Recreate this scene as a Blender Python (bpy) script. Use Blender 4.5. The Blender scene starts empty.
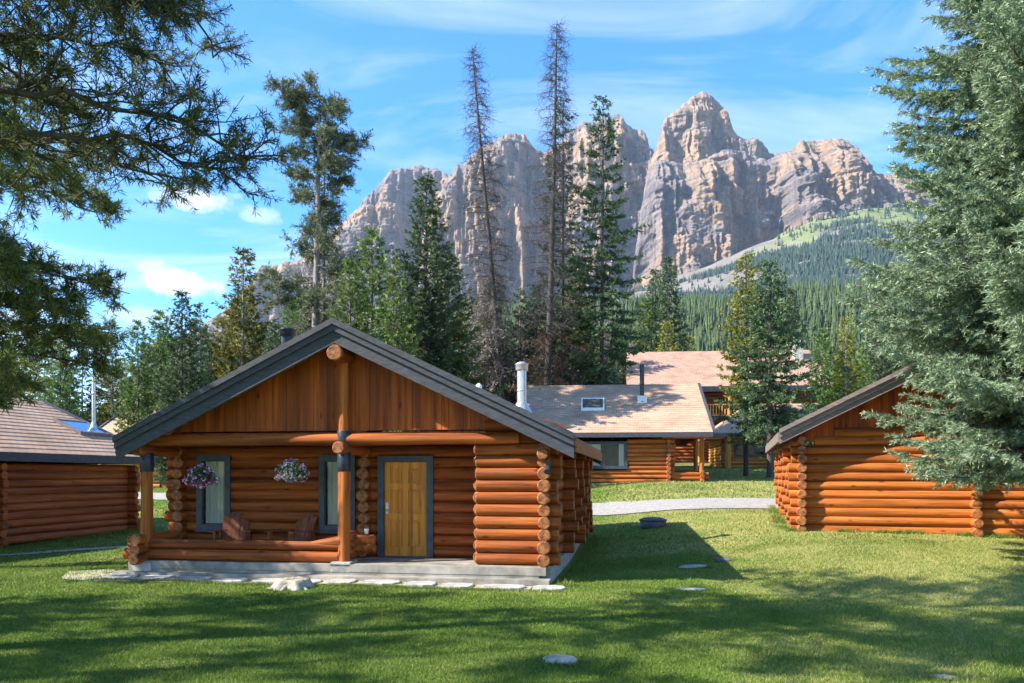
import bpy, math, random
import numpy as np
from mathutils import Vector

SC = bpy.context.scene
COL = SC.collection
R = math.radians
F = 800.0; HZ = 475.0; EYE = 2.1          # focal length in px, horizon row, eye height

# ------------------------------------------------------------------ camera, light
cam = bpy.data.cameras.new('camera'); camo = bpy.data.objects.new('camera', cam); COL.objects.link(camo)
camo.location = (0, 0, EYE); camo.rotation_euler = (R(90), 0, 0)
cam.sensor_width = 36; cam.lens = F/1024*36; cam.shift_y = (HZ-341.5)/1024
cam.clip_start = 0.1; cam.clip_end = 30000
SC.camera = camo

SUN = Vector((-7.6, -2.0, 6.1)).normalized()
sl = bpy.data.lights.new('sun', 'SUN'); sl.energy = 4.4; sl.angle = R(0.55); sl.color = (1.0, 0.94, 0.84)
so = bpy.data.objects.new('sun', sl); COL.objects.link(so)
so.rotation_euler = SUN.to_track_quat('Z', 'Y').to_euler(); so.location = (-40, -10, 40)

world = bpy.data.worlds.new('World'); SC.world = world; world.use_nodes = True
nt = world.node_tree; N = nt.nodes; L = nt.links; N.clear()
def wn(t, **k):
    n = N.new(t)
    for a, b in k.items(): setattr(n, a, b)
    return n
sky = wn('ShaderNodeTexSky', sky_type='NISHITA', sun_disc=False)
sky.sun_elevation = math.asin(SUN.z); sky.sun_rotation = math.atan2(SUN.x, SUN.y)
sky.altitude = 1400; sky.air_density = 1.0; sky.dust_density = 0.35; sky.ozone_density = 2.2
tc = wn('ShaderNodeTexCoord')
# project the direction on a high flat cloud layer: (x/z, y/z)
sep = wn('ShaderNodeSeparateXYZ'); L.new(tc.outputs['Generated'], sep.inputs[0])
zc = wn('ShaderNodeMath', operation='MAXIMUM'); zc.inputs[1].default_value = 0.03; L.new(sep.outputs[2], zc.inputs[0])
zz = wn('ShaderNodeMath', operation='ADD'); zz.inputs[1].default_value = 0.12; L.new(zc.outputs[0], zz.inputs[0])
dx = wn('ShaderNodeMath', operation='DIVIDE'); L.new(sep.outputs[0], dx.inputs[0]); L.new(zz.outputs[0], dx.inputs[1])
dy = wn('ShaderNodeMath', operation='DIVIDE'); L.new(sep.outputs[1], dy.inputs[0]); L.new(zz.outputs[0], dy.inputs[1])
cb = wn('ShaderNodeCombineXYZ'); L.new(dx.outputs[0], cb.inputs[0]); L.new(dy.outputs[0], cb.inputs[1])
mp = wn('ShaderNodeMapping'); mp.inputs['Rotation'].default_value = (0, 0, R(24)); mp.inputs['Scale'].default_value = (0.85, 1.9, 1); mp.inputs['Location'].default_value = (0.35, 1.3, 0)
L.new(cb.outputs[0], mp.inputs[0])
n1 = wn('ShaderNodeTexNoise'); n1.inputs['Scale'].default_value = 1.15; n1.inputs['Detail'].default_value = 9; n1.inputs['Roughness'].default_value = 0.62; n1.inputs['Distortion'].default_value = 0.9
L.new(mp.outputs[0], n1.inputs['Vector'])
r1 = wn('ShaderNodeValToRGB'); r1.color_ramp.elements[0].position = 0.455; r1.color_ramp.elements[1].position = 0.80
r1.color_ramp.elements[1].color = (0.72, 0.72, 0.72, 1); L.new(n1.outputs[0], r1.inputs[0])
# a few small fair-weather clouds low in the sky
def puff(px, py, sx, sy, amp):
    v = Vector(((px-512)/F, 1, (HZ-py)/F)).normalized()
    sub = wn('ShaderNodeVectorMath', operation='SUBTRACT'); sub.inputs[1].default_value = v
    wob = wn('ShaderNodeTexNoise'); wob.inputs['Scale'].default_value = 26; wob.inputs['Detail'].default_value = 6; wob.inputs['Roughness'].default_value = 0.6
    L.new(tc.outputs['Generated'], wob.inputs['Vector'])
    L.new(tc.outputs['Generated'], sub.inputs[0])
    m = wn('ShaderNodeMapping'); m.inputs['Scale'].default_value = (F/sx, F/sx*0.6, F/sy); L.new(sub.outputs[0], m.inputs[0])
    ln = wn('ShaderNodeVectorMath', operation='LENGTH'); L.new(m.outputs[0], ln.inputs[0])
    ad = wn('ShaderNodeMath', operation='MULTIPLY_ADD'); ad.inputs[1].default_value = 2.6; L.new(wob.outputs[0], ad.inputs[0]); 
    ad.inputs[2].default_value = -1.3
    a2 = wn('ShaderNodeMath', operation='ADD'); L.new(ln.outputs[1], a2.inputs[0]); L.new(ad.outputs[0], a2.inputs[1])
    mr = wn('ShaderNodeMapRange'); mr.inputs[1].default_value = 1.0; mr.inputs[2].default_value = 0.45; mr.inputs[3].default_value = 0; mr.inputs[4].default_value = amp
    L.new(a2.outputs[0], mr.inputs[0]); return mr.outputs[0]
acc = r1.outputs[0]
for a in ((195, 199, 30, 12, .85), (176, 281, 40, 13, .85), (146, 266, 24, 9, .7), (262, 216, 20, 8, .5), (160, 318, 40, 10, .5), (20, 345, 60, 40, .7)):
    o = puff(*a); mx = wn('ShaderNodeMath', operation='MAXIMUM'); L.new(acc, mx.inputs[0]); L.new(o, mx.inputs[1]); acc = mx.outputs[0]
hsv = wn('ShaderNodeHueSaturation'); hsv.inputs['Saturation'].default_value = 1.42; hsv.inputs['Hue'].default_value = .502; hsv.inputs['Value'].default_value = 1.0; L.new(sky.outputs[0], hsv.inputs['Color'])
mix = wn('ShaderNodeMixRGB'); L.new(acc, mix.inputs[0]); L.new(hsv.outputs[0], mix.inputs[1]); mix.inputs[2].default_value = (2.9, 3.1, 3.35, 1)
bg = wn('ShaderNodeBackground'); bg.inputs[1].default_value = 0.128; L.new(mix.outputs[0], bg.inputs[0])
out = wn('ShaderNodeOutputWorld'); L.new(bg.outputs[0], out.inputs[0])
vs = SC.view_settings; vs.view_transform = 'Standard'; vs.look = 'None'; vs.gamma = 1; vs.use_curve_mapping = False; vs.exposure = 1.72
SC.render.engine = 'CYCLES'; HAZE = 4.2e-5
SC.cycles.volume_bounces = 0; SC.cycles.max_bounces = 6; SC.cycles.transparent_max_bounces = 8

# ------------------------------------------------------------------ noise helpers
def _hash(ix, iy, s):
    h = (ix.astype(np.int64)*374761393 + iy.astype(np.int64)*668265263 + s*974634777) & 0x7fffffff
    h = ((h ^ (h >> 13))*1274126177) & 0x7fffffff
    return ((h ^ (h >> 16)) & 0xffffff)/float(0xffffff)
def vnoise(x, y, s=0):
    x = np.asarray(x, float); y = np.asarray(y, float)
    ix = np.floor(x); iy = np.floor(y); fx = x-ix; fy = y-iy
    fx = fx*fx*(3-2*fx); fy = fy*fy*(3-2*fy)
    a = _hash(ix, iy, s); b = _hash(ix+1, iy, s); c = _hash(ix, iy+1, s); d = _hash(ix+1, iy+1, s)
    return (a*(1-fx)+b*fx)*(1-fy)+(c*(1-fx)+d*fx)*fy
def fbm(x, y, o=5, s=0, g=.5):
    v = 0; a = 1; t = 0
    for i in range(o):
        v = v+a*vnoise(x*2**i, y*2**i, s+i*17); t += a; a *= g
    return v/t
def ridged(x, y, o=4, s=0):
    v = 0; a = 1; t = 0
    for i in range(o):
        v = v+a*(1-np.abs(2*vnoise(x*2**i, y*2**i, s+i*31)-1)); t += a; a *= .5
    return v/t
def sstep(a, b, x):
    t = np.clip((np.asarray(x, float)-a)/(b-a), 0, 1); return t*t*(3-2*t)

def gz(x, y):
    x = np.asarray(x, float); y = np.asarray(y, float)
    r = np.interp(y, [20, 26, 30, 36, 43, 58, 75, 120, 220], [0, .3, .52, .97, 1.4, 2.3, 3.0, 5, 9])
    l = np.interp(y, [24, 29, 40, 60, 75, 120, 220], [0, .1, 1.0, 2.0, 2.7, 5, 9])
    t = sstep(-12, -1, x)
    z = l*(1-t)+r*t
    z = z+.5*sstep(2, 8, x)*sstep(13, 21, y)*(1-.4*sstep(22, 34, y))
    z = z+(fbm(x/5, y/5, 3, 5)-.5)*.12*sstep(3, 9, y)*(1-sstep(60, 90, y))
    z = z-.10*np.exp(-((y-(15.0-.35*(x-3)))/.9)**2)*sstep(1.5, 4, x)*(1-sstep(9, 13, x))
    yy = np.maximum(y, 1.)
    f = .25+.75*sstep(-.5, .05, x/yy)
    z = z+f*172*sstep(230, 950, y)*(1+.10*(fbm(x/300, y/300, 3, 9)-.5)) + 24*sstep(600, 900, y)*sstep(.2, .5, x/yy)
    return z
def g(x, y): return float(gz(np.array([x]), np.array([y]))[0])
def at(px, D): return (px-512)/F*D

# ------------------------------------------------------------------ materials
MATS = {}
def nmat(name):
    m = bpy.data.materials.new(name); m.use_nodes = True; MATS[name] = m
    return m, m.node_tree, m.node_tree.nodes['Principled BSDF']
def ramp(t, src, stops):
    r = t.nodes.new('ShaderNodeValToRGB'); e = r.color_ramp.elements
    while len(e) < len(stops): e.new(0.5)
    for i, (p, c) in enumerate(stops): e[i].position = p; e[i].color = (*c, 1)
    t.links.new(src, r.inputs[0]); return r.outputs[0]
def coords(t, scale=(1, 1, 1), kind='Object', rot=(0, 0, 0)):
    c = t.nodes.new('ShaderNodeTexCoord'); m = t.nodes.new('ShaderNodeMapping'); m.inputs['Scale'].default_value = scale; m.inputs['Rotation'].default_value = rot
    t.links.new(c.outputs[kind], m.inputs[0]); return m.outputs[0]
def noise(t, vec, scale, detail=5, rough=.55, dist=0):
    n = t.nodes.new('ShaderNodeTexNoise'); n.inputs['Scale'].default_value = scale; n.inputs['Detail'].default_value = detail
    n.inputs['Roughness'].default_value = rough; n.inputs['Distortion'].default_value = dist
    t.links.new(vec, n.inputs['Vector']); return n.outputs[0]
def bump(t, b, h, strength, dist):
    n = t.nodes.new('ShaderNodeBump'); n.inputs['Strength'].default_value = strength; n.inputs['Distance'].default_value = dist
    t.links.new(h, n.inputs['Height']); t.links.new(n.outputs[0], b.inputs['Normal'])
def mixc(t, f, a, b, mode='MIX'):
    m = t.nodes.new('ShaderNodeMixRGB'); m.blend_type = mode
    for i, v in enumerate((f, a, b)):
        if isinstance(v, (int, float)): m.inputs[i].default_value = v
        elif isinstance(v, tuple): m.inputs[i].default_value = (*v, 1)
        else: t.links.new(v, m.inputs[i])
    return m.outputs[0]
def simple(name, stops, scale=8, rough=.7, sc=(1, 1, 1), bmp=0, bd=.01, spec=.4, metal=0, detail=6):
    m, t, b = nmat(name); v = coords(t, sc); n = noise(t, v, scale, detail, .6)
    t.links.new(ramp(t, n, stops), b.inputs['Base Color']); b.inputs['Roughness'].default_value = rough; b.inputs['Metallic'].default_value = metal
    b.inputs['Specular IOR Level'].default_value = spec
    if bmp: bump(t, b, n, bmp, bd)
    return m
def wood(name, axis, dark, mid, light, rough=.58):
    m, t, b = nmat(name)
    s = [7, 7, 7]; s[axis] = .35; v = coords(t, tuple(s)); n = noise(t, v, 2.2, 8, .65, .3)
    c = ramp(t, n, [(.28, dark), (.5, mid), (.72, light)])
    s2 = [3.6, 3.6, 3.6]; s2[axis] = .10; n2 = noise(t, coords(t, tuple(s2)), 1.3, 3, .5)
    c = mixc(t, .8, c, ramp(t, n2, [(.33, (.42, .38, .34)), (.5, (.9, .88, .86)), (.68, (1.35, 1.35, 1.3))]), 'MULTIPLY')
    # patches where the stain has worn and greyed
    s4 = [1.6, 1.6, 1.6]; s4[axis] = .5; n4 = noise(t, coords(t, tuple(s4)), 1.7, 7, .7)
    c = mixc(t, ramp(t, n4, [(.56, (0, 0, 0)), (.74, (.5, .5, .5))]), c, tuple(q*.55+.07 for q in mid))
    vo = t.nodes.new('ShaderNodeTexVoronoi'); s3 = [4, 4, 4]; s3[axis] = 1.6; vo.inputs['Scale'].default_value = 1
    t.links.new(coords(t, tuple(s3)), vo.inputs['Vector'])
    k = ramp(t, vo.outputs['Distance'], [(.06, (.30, .22, .18)), (.15, (1, 1, 1))])
    c = mixc(t, .85, c, k, 'MULTIPLY')
    # long drying cracks
    s5 = [16, 16, 16]; s5[axis] = .45; n5 = noise(t, coords(t, tuple(s5)), 1.0, 3, .4, .2)
    ck = ramp(t, n5, [(.485, (1, 1, 1)), (.5, (.18, .13, .10)), (.515, (1, 1, 1))]); msk = ramp(t, noise(t, coords(t, tuple(s2)), 2.7, 2, .5), [(.50, (0, 0, 0)), (.6, (.75, .75, .75))])
    c = mixc(t, msk, c, mixc(t, 1.0, c, ck, 'MULTIPLY'))
    t.links.new(c, b.inputs['Base Color']); b.inputs['Specular IOR Level'].default_value = .22
    rr = t.nodes.new('ShaderNodeMapRange'); rr.inputs[3].default_value = rough-.1; rr.inputs[4].default_value = rough+.25; t.links.new(n, rr.inputs[0]); t.links.new(rr.outputs[0], b.inputs['Roughness'])
    bump(t, b, n, .55, .014); return m
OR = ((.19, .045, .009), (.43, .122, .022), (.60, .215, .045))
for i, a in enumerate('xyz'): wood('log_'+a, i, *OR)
SHADE = ((.12, .027, .005), (.31, .076, .013), (.45, .138, .027))  # darker, redder copy of the log colours, with shade put into the tone
for i, a in enumerate('xyz'): wood('amber_log_'+a, i, *SHADE)
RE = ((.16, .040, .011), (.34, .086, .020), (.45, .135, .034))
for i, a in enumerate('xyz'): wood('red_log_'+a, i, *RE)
wood('board', 2, (.22, .044, .007), (.38, .084, .012), (.48, .125, .020), .5)
YE = ((.34, .13, .03), (.60, .28, .07), (.75, .40, .12))
for i, a in enumerate('xyz'): wood('honey_log_'+a, i, *YE)
wood('door_wood', 2, (.45, .13, .014), (.68, .25, .028), (.78, .34, .05), .35)
wood('chair_wood', 2, (.15, .045, .02), (.26, .08, .03), (.35, .12, .05), .5)
simple('end_grain', [(.34, (.07, .020, .007)), (.46, (.22, .07, .018)), (.6, (.36, .13, .035)), (.72, (.46, .20, .065))], 13, .6, bmp=.3)
simple('fascia', [(.3, (.035, .036, .043)), (.7, (.080, .080, .092))], 5, .55, (1, 1, 5), .2, spec=.3)
simple('fascia_brown', [(.3, (.12, .09, .08)), (.7, (.26, .20, .18))], 5, .55, (1, 1, 5), .2, spec=.3)
simple('grey_trim', [(.3, (.035, .040, .050)), (.7, (.075, .08, .095))], 6, .5)
simple('black_steel', [(.3, (.015, .018, .025)), (.7, (.04, .045, .06))], 6, .4)
simple('galvanised', [(.3, (.45, .46, .48)), (.7, (.68, .69, .70))], 6, .35, metal=.7)
simple('white_plastic', [(.3, (.7, .7, .7)), (.7, (.85, .85, .85))], 6, .4)
simple('concrete', [(.3, (.13, .115, .09)), (.5, (.26, .235, .195)), (.72, (.40, .36, .30))], 2.2, .85, bmp=.3, bd=.01)
simple('stone', [(.3, (.22, .21, .19)), (.55, (.40, .38, .34)), (.75, (.58, .55, .5))], 5, .85, bmp=.7, bd=.02)
simple('dark_stone', [(.3, (.05, .055, .065)), (.7, (.14, .15, .17))], 5, .6, bmp=.5, bd=.02)
simple('gravel', [(.25, (.17, .155, .135)), (.5, (.30, .275, .245)), (.75, (.42, .39, .35))], 7, .95, bmp=.4, bd=.02, detail=12)
simple('dry_soil', [(.3, (.30, .25, .16)), (.6, (.48, .42, .30)), (.8, (.6, .55, .42))], 4, .95, bmp=.4, bd=.02, detail=10)
simple('bark', [(.3, (.07, .055, .045)), (.6, (.17, .14, .12)), (.8, (.28, .25, .22))], 3, .95, (4, 4, .7), .8, .03)
simple('pale_bark', [(.3, (.14, .12, .105)), (.6, (.27, .235, .215)), (.8, (.38, .35, .33))], 3, .95, (4, 4, .7), .8, .03)
simple('dark_bark', [(.3, (.035, .030, .028)), (.6, (.085, .072, .065)), (.8, (.15, .13, .12))], 3, .95, (4, 4, .7), .8, .03)
simple('stump_wood', [(.3, (.20, .17, .13)), (.6, (.40, .35, .28)), (.8, (.56, .50, .42))], 7, .9, bmp=.6, bd=.03)
simple('curtain', [(.3, (.66, .64, .52)), (.7, (.82, .80, .68))], 5, .9, (14, 14, .4), .6, .03)
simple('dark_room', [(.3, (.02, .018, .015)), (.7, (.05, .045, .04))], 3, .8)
simple('soil_pot', [(.3, (.05, .035, .02)), (.7, (.12, .08, .05))], 6, .9)
m, t, b = nmat('glass'); b.inputs['Base Color'].default_value = (.03, .04, .045, 1); b.inputs['Roughness'].default_value = .03; b.inputs['Specular IOR Level'].default_value = .8
tr = t.nodes.new('ShaderNodeBsdfTransparent'); tr.inputs[0].default_value = (.97, .98, .96, 1); mx = t.nodes.new('ShaderNodeMixShader'); mx.inputs[0].default_value = .14
t.links.new(tr.outputs[0], mx.inputs[1]); t.links.new(b.outputs[0], mx.inputs[2]); t.links.new(mx.outputs[0], t.nodes['Material Output'].inputs[0])
m, t, b = nmat('skylight_glass'); b.inputs['Base Color'].default_value = (.10, .10, .07, 1); b.inputs['Roughness'].default_value = .25; b.inputs['Specular IOR Level'].default_value = .4
m, t, b = nmat('sky_tint_glass'); b.inputs['Base Color'].default_value = (.04, .13, .34, 1); b.inputs['Roughness'].default_value = .12; b.inputs['Specular IOR Level'].default_value = .9  # blue base colour paints in the sky reflected by the pane
def shingle(name, axis, cols, w=.3, h=.15):
    m, t, b = nmat(name)
    c = t.nodes.new('ShaderNodeTexCoord'); s = t.nodes.new('ShaderNodeSeparateXYZ'); k = t.nodes.new('ShaderNodeCombineXYZ')
    t.links.new(c.outputs['Object'], s.inputs[0])
    al, dn = (1, 0) if axis == 'y' else (0, 1)
    t.links.new(s.outputs[al], k.inputs[0]); t.links.new(s.outputs[dn], k.inputs[1])
    br = t.nodes.new('ShaderNodeTexBrick'); br.inputs['Scale'].default_value = 1; br.inputs['Brick Width'].default_value = w; br.inputs['Row Height'].default_value = h
    br.inputs['Mortar Size'].default_value = .012; br.inputs['Bias'].default_value = 0
    br.inputs['Color1'].default_value = (*cols[0], 1); br.inputs['Color2'].default_value = (*cols[1], 1); br.inputs['Mortar'].default_value = (*cols[2], 1)
    t.links.new(k.outputs[0], br.inputs['Vector'])
    n = noise(t, c.outputs['Object'], .7, 8, .6)
    col = mixc(t, .7, br.outputs['Color'], ramp(t, n, [(.3, (.62, .60, .58)), (.55, (1, 1, 1)), (.75, (1.2, 1.2, 1.2))]), 'MULTIPLY')
    t.links.new(col, b.inputs['Base Color']); b.inputs['Roughness'].default_value = .9
    bump(t, b, br.outputs['Fac'], -.8, .02)
SH = ((.54, .345, .225), (.43, .27, .175), (.27, .17, .11))
SHP = ((.46, .27, .18), (.35, .20, .135), (.14, .085, .06))
shingle('shingle_x', 'x', SH); shingle('shingle_y', 'y', SH); shingle('lodge_shingle', 'x', SHP, .55, .30)

def foliage_mat(name, stops, trans=.25, rough=.6):
    m, t, b = nmat(name)
    a = t.nodes.new('ShaderNodeAttribute'); a.attribute_name = 'tint'
    c = ramp(t, a.outputs['Fac'], stops)
    oi = t.nodes.new('ShaderNodeObjectInfo')
    hs = t.nodes.new('ShaderNodeHueSaturation')
    mr = t.nodes.new('ShaderNodeMapRange'); mr.inputs[3].default_value = .75; mr.inputs[4].default_value = 1.25; t.links.new(oi.outputs['Random'], mr.inputs[0])
    t.links.new(mr.outputs[0], hs.inputs['Value']); t.links.new(c, hs.inputs['Color'])
    mh = t.nodes.new('ShaderNodeMapRange'); mh.inputs[3].default_value = .485; mh.inputs[4].default_value = .512; t.links.new(oi.outputs['Random'], mh.inputs[0]); t.links.new(mh.outputs[0], hs.inputs['Hue'])
    t.links.new(hs.outputs[0], b.inputs['Base Color']); b.inputs['Roughness'].default_value = rough; b.inputs['Specular IOR Level'].default_value = .25
    tr = t.nodes.new('ShaderNodeBsdfTranslucent'); t.links.new(hs.outputs[0], tr.inputs[0])
    mx = t.nodes.new('ShaderNodeMixShader'); mx.inputs[0].default_value = trans
    o = t.nodes['Material Output']; t.links.new(b.outputs[0], mx.inputs[1]); t.links.new(tr.outputs[0], mx.inputs[2]); t.links.new(mx.outputs[0], o.inputs[0])
    return m
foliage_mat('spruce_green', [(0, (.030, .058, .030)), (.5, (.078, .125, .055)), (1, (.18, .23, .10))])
foliage_mat('hill_green', [(0, (.020, .038, .018)), (.5, (.048, .078, .024)), (1, (.10, .135, .038))], .1)
foliage_mat('far_green', [(0, (.010, .024, .018)), (.5, (.026, .048, .034)), (1, (.055, .082, .052))], .05)
foliage_mat('fresh_green', [(0, (.055, .095, .025)), (.5, (.13, .20, .05)), (1, (.25, .33, .085))])
foliage_mat('yellow_green', [(0, (.07, .085, .015)), (.5, (.19, .20, .03)), (1, (.38, .33, .05))])
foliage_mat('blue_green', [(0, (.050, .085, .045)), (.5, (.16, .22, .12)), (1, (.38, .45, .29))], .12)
foliage_mat('pine_green', [(0, (.050, .072, .030)), (.5, (.125, .170, .055)), (.85, (.21, .25, .06)), (1, (.30, .23, .07))], .45)
foliage_mat('pine_leafy', [(0, (.070, .095, .025)), (.5, (.165, .215, .05)), (.85, (.30, .33, .08)), (1, (.36, .28, .09))], .45)
foliage_mat('pine_sage', [(0, (.055, .072, .04)), (.5, (.13, .155, .08)), (1, (.24, .25, .13))])
foliage_mat('rusty_needles', [(0, (.09, .065, .035)), (.5, (.18, .12, .065)), (1, (.30, .20, .10))])
foliage_mat('lichen_grey', [(0, (.12, .10, .09)), (.5, (.22, .19, .165)), (1, (.32, .27, .23))], .1)
foliage_mat('leaf', [(0, (.03, .07, .02)), (.6, (.08, .16, .04)), (1, (.35, .42, .25))])
foliage_mat('petal_purple', [(0, (.20, .03, .16)), (.5, (.45, .10, .35)), (.7, (.75, .35, .62)), (1, (.85, .78, .82))])
foliage_mat('petal_pale', [(0, (.35, .25, .55)), (.4, (.6, .45, .72)), (.75, (.85, .65, .75)), (1, (.9, .85, .88))])
foliage_mat('grass_blade', [(0, (.055, .095, .014)), (.5, (.13, .19, .026)), (.8, (.24, .28, .055)), (1, (.46, .40, .16))], .3)

# lawn
m, t, b = nmat('lawn'); ob = coords(t)
n1_ = noise(t, ob, 28, 8, .7); n2_ = noise(t, ob, .42, 6, .6)
c = ramp(t, n1_, [(.3, (.06, .10, .016)), (.55, (.12, .18, .026)), (.75, (.20, .25, .05))])
dry = ramp(t, n1_, [(.3, (.20, .18, .05)), (.7, (.38, .34, .13))])
sx = t.nodes.new('ShaderNodeSeparateXYZ'); t.links.new(ob, sx.inputs[0])
mr = t.nodes.new('ShaderNodeMapRange'); mr.inputs[1].default_value = 1; mr.inputs[2].default_value = 11; mr.inputs[3].default_value = -.10; mr.inputs[4].default_value = .30; t.links.new(sx.outputs[0], mr.inputs[0])
ad = t.nodes.new('ShaderNodeMath'); ad.operation = 'ADD'; t.links.new(n2_, ad.inputs[0]); t.links.new(mr.outputs[0], ad.inputs[1])
f = ramp(t, ad.outputs[0], [(.42, (0, 0, 0)), (.64, (.9, .9, .9))])
c = mixc(t, f, c, dry)
far = t.nodes.new('ShaderNodeMapRange'); far.inputs[1].default_value = 62; far.inputs[2].default_value = 90; t.links.new(sx.outputs[1], far.inputs[0])
c = mixc(t, far.outputs[0], c, (.06, .075, .03))
t.links.new(c, b.inputs['Base Color']); b.inputs['Roughness'].default_value = .9; b.inputs['Specular IOR Level'].default_value = .1; bump(t, b, n1_, .6, .04)

# rock
m, t, b = nmat('rock'); ob = coords(t)
big = noise(t, coords(t, (.0030, .003, .0045)), 1, 7, .6)
strata = noise(t, coords(t, (.0016, .0014, .050)), 1, 8, .7, .05)
flute = noise(t, coords(t, (.042, .03, .006)), 1, 8, .7, .2)
c = ramp(t, strata, [(.30, (.125, .115, .13)), (.45, (.21, .185, .19)), (.6, (.32, .25, .21)), (.75, (.25, .22, .225))])
c = mixc(t, ramp(t, big, [(.42, (0, 0, 0)), (.58, (.75, .75, .75))]), c, (.50, .32, .18))
c = mixc(t, .6, c, ramp(t, flute, [(.36, (.38, .37, .42)), (.56, (1.12, 1.12, 1.12))]), 'MULTIPLY')
# grass and scree where it is flat
ge = t.nodes.new('ShaderNodeNewGeometry'); sn = t.nodes.new('ShaderNodeSeparateXYZ'); t.links.new(ge.outputs['Normal'], sn.inputs[0])
c = mixc(t, ramp(t, sn.outputs[2], [(.60, (0, 0, 0)), (.85, (.8, .8, .8))]), c, (.27, .245, .22))
t.links.new(c, b.inputs['Base Color']); b.inputs['Roughness'].default_value = .95; b.inputs['Specular IOR Level'].default_value = .1
fine = noise(t, coords(t, (.09, .09, .11)), 1, 9, .75)
c0_ = b.inputs['Base Color'].links[0].from_socket
t.links.new(mixc(t, .55, c0_, ramp(t, fine, [(.36, (.50, .50, .55)), (.5, (1.08, 1.08, 1.08)), (.66, (1.45, 1.4, 1.35))]), 'MULTIPLY'), b.inputs['Base Color'])
hgt = mixc(t, .35, mixc(t, .6, flute, strata), fine); bump(t, b, hgt, 1.0, 40)

# mountain apron (meadow, scree, woodland floor) : attribute 'zone' 0 forest floor, .5 scree, 1 meadow
m, t, b = nmat('apron'); a = t.nodes.new('ShaderNodeAttribute'); a.attribute_name = 'tint'
nn = noise(t, coords(t, (.012, .012, .012)), 1, 8, .7)
c = ramp(t, a.outputs['Fac'], [(0, (.022, .04, .026)), (.3, (.035, .055, .034)), (.42, (.17, .15, .13)), (.62, (.22, .195, .17)), (.75, (.15, .18, .07)), (1, (.19, .22, .085))])
c = mixc(t, .55, c, ramp(t, nn, [(.35, (.6, .6, .6)), (.65, (1.2, 1.2, 1.2))]), 'MULTIPLY')
t.links.new(c, b.inputs['Base Color']); b.inputs['Roughness'].default_value = 1; b.inputs['Specular IOR Level'].default_value = .05; bump(t, b, nn, .8, 15)

# ------------------------------------------------------------------ mesh helpers
class MB:
    def __init__(s): s.v = []; s.f = []; s.m = []; s.s = []
    def add(s, vs, fs, mat=0, smooth=False):
        o = len(s.v); s.v += [tuple(p) for p in vs]
        for q in fs: s.f.append([o+i for i in q]); s.m.append(mat); s.s.append(smooth)
    def box(s, x0, x1, y0, y1, z0, z1, mat=0):
        s.add([(x0, y0, z0), (x1, y0, z0), (x1, y1, z0), (x0, y1, z0), (x0, y0, z1), (x1, y0, z1), (x1, y1, z1), (x0, y1, z1)],
              [(0, 3, 2, 1), (4, 5, 6, 7), (0, 1, 5, 4), (1, 2, 6, 5), (2, 3, 7, 6), (3, 0, 4, 7)], mat)
    def hexa(s, p, mat=0):   # 8 points, same order as box
        s.add(p, [(0, 3, 2, 1), (4, 5, 6, 7), (0, 1, 5, 4), (1, 2, 6, 5), (2, 3, 7, 6), (3, 0, 4, 7)], mat)
    def tube(s, p0, p1, r0, r1=None, seg=12, mat=0, cap=0, rings=1, jit=0, rng=None):
        if r1 is None: r1 = r0
        a = Vector(p0); c = Vector(p1); d = (c-a).normalized()
        u = d.orthogonal().normalized(); w = d.cross(u)
        vs = []
        for k in range(rings+1):
            tt = k/rings; r = r0+(r1-r0)*tt; ce = a.lerp(c, tt)
            if jit and 0 < k < rings: ce = ce+u*rng.uniform(-jit, jit)+w*rng.uniform(-jit, jit); r *= rng.uniform(.97, 1.04)
            for i in range(seg):
                an = 2*math.pi*i/seg; vs.append(ce+u*math.cos(an)*r+w*math.sin(an)*r)
        fs = [(k*seg+i, k*seg+(i+1) % seg, (k+1)*seg+(i+1) % seg, (k+1)*seg+i) for k in range(rings) for i in range(seg)]
        s.add(vs, fs, mat, True)
        # bevelled end caps
        for (e, dd, r, base) in ((a, -d, r0, 0), (c, d, r1, rings*seg)):
            rim = [e+dd*r*.12+(vs[base+i]-e)*.86 for i in range(seg)]
            o = len(s.v); s.v += [tuple(p) for p in vs[base:base+seg]]+[tuple(p) for p in rim]
            for i in range(seg):
                q = [o+i, o+(i+1) % seg, o+seg+(i+1) % seg, o+seg+i]
                if dd is not d and (dd-d).length > .1: q.reverse()
                else: pass
                s.f.append(q); s.m.append(cap); s.s.append(False)
            q = [o+seg+i for i in range(seg)]
            if (dd-d).length > .1: q.reverse()
            s.f.append(q); s.m.append(cap); s.s.append(False)
    def lathe(s, prof, cx=0, cy=0, seg=20, mat=0):
        vs = []; n = len(prof)
        for r, z in prof:
            for i in range(seg):
                a = 2*math.pi*i/seg; vs.append((cx+r*math.cos(a), cy+r*math.sin(a), z))
        fs = [(k*seg+i, k*seg+(i+1) % seg, (k+1)*seg+(i+1) % seg, (k+1)*seg+i) for k in range(n-1) for i in range(seg)]
        fs.append(tuple(range(seg-1, -1, -1))); fs.append(tuple((n-1)*seg+i for i in range(seg)))
        s.add(vs, fs, mat, True)
    def build(s, name, mats, parent=None):
        me = bpy.data.meshes.new(name); me.from_pydata(s.v, [], s.f)
        for x in (mats if isinstance(mats, (list, tuple)) else [mats]): me.materials.append(MATS[x])
        me.polygons.foreach_set('material_index', s.m); me.polygons.foreach_set('use_smooth', s.s); me.update()
        o = bpy.data.objects.new(name, me); COL.objects.link(o); o.parent = parent; return o
def tag(o, label=None, cat=None, group=None, kind=None):
    if label: o['label'] = label
    if cat: o['category'] = cat
    if group: o['group'] = group
    if kind: o['kind'] = kind
    return o
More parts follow.
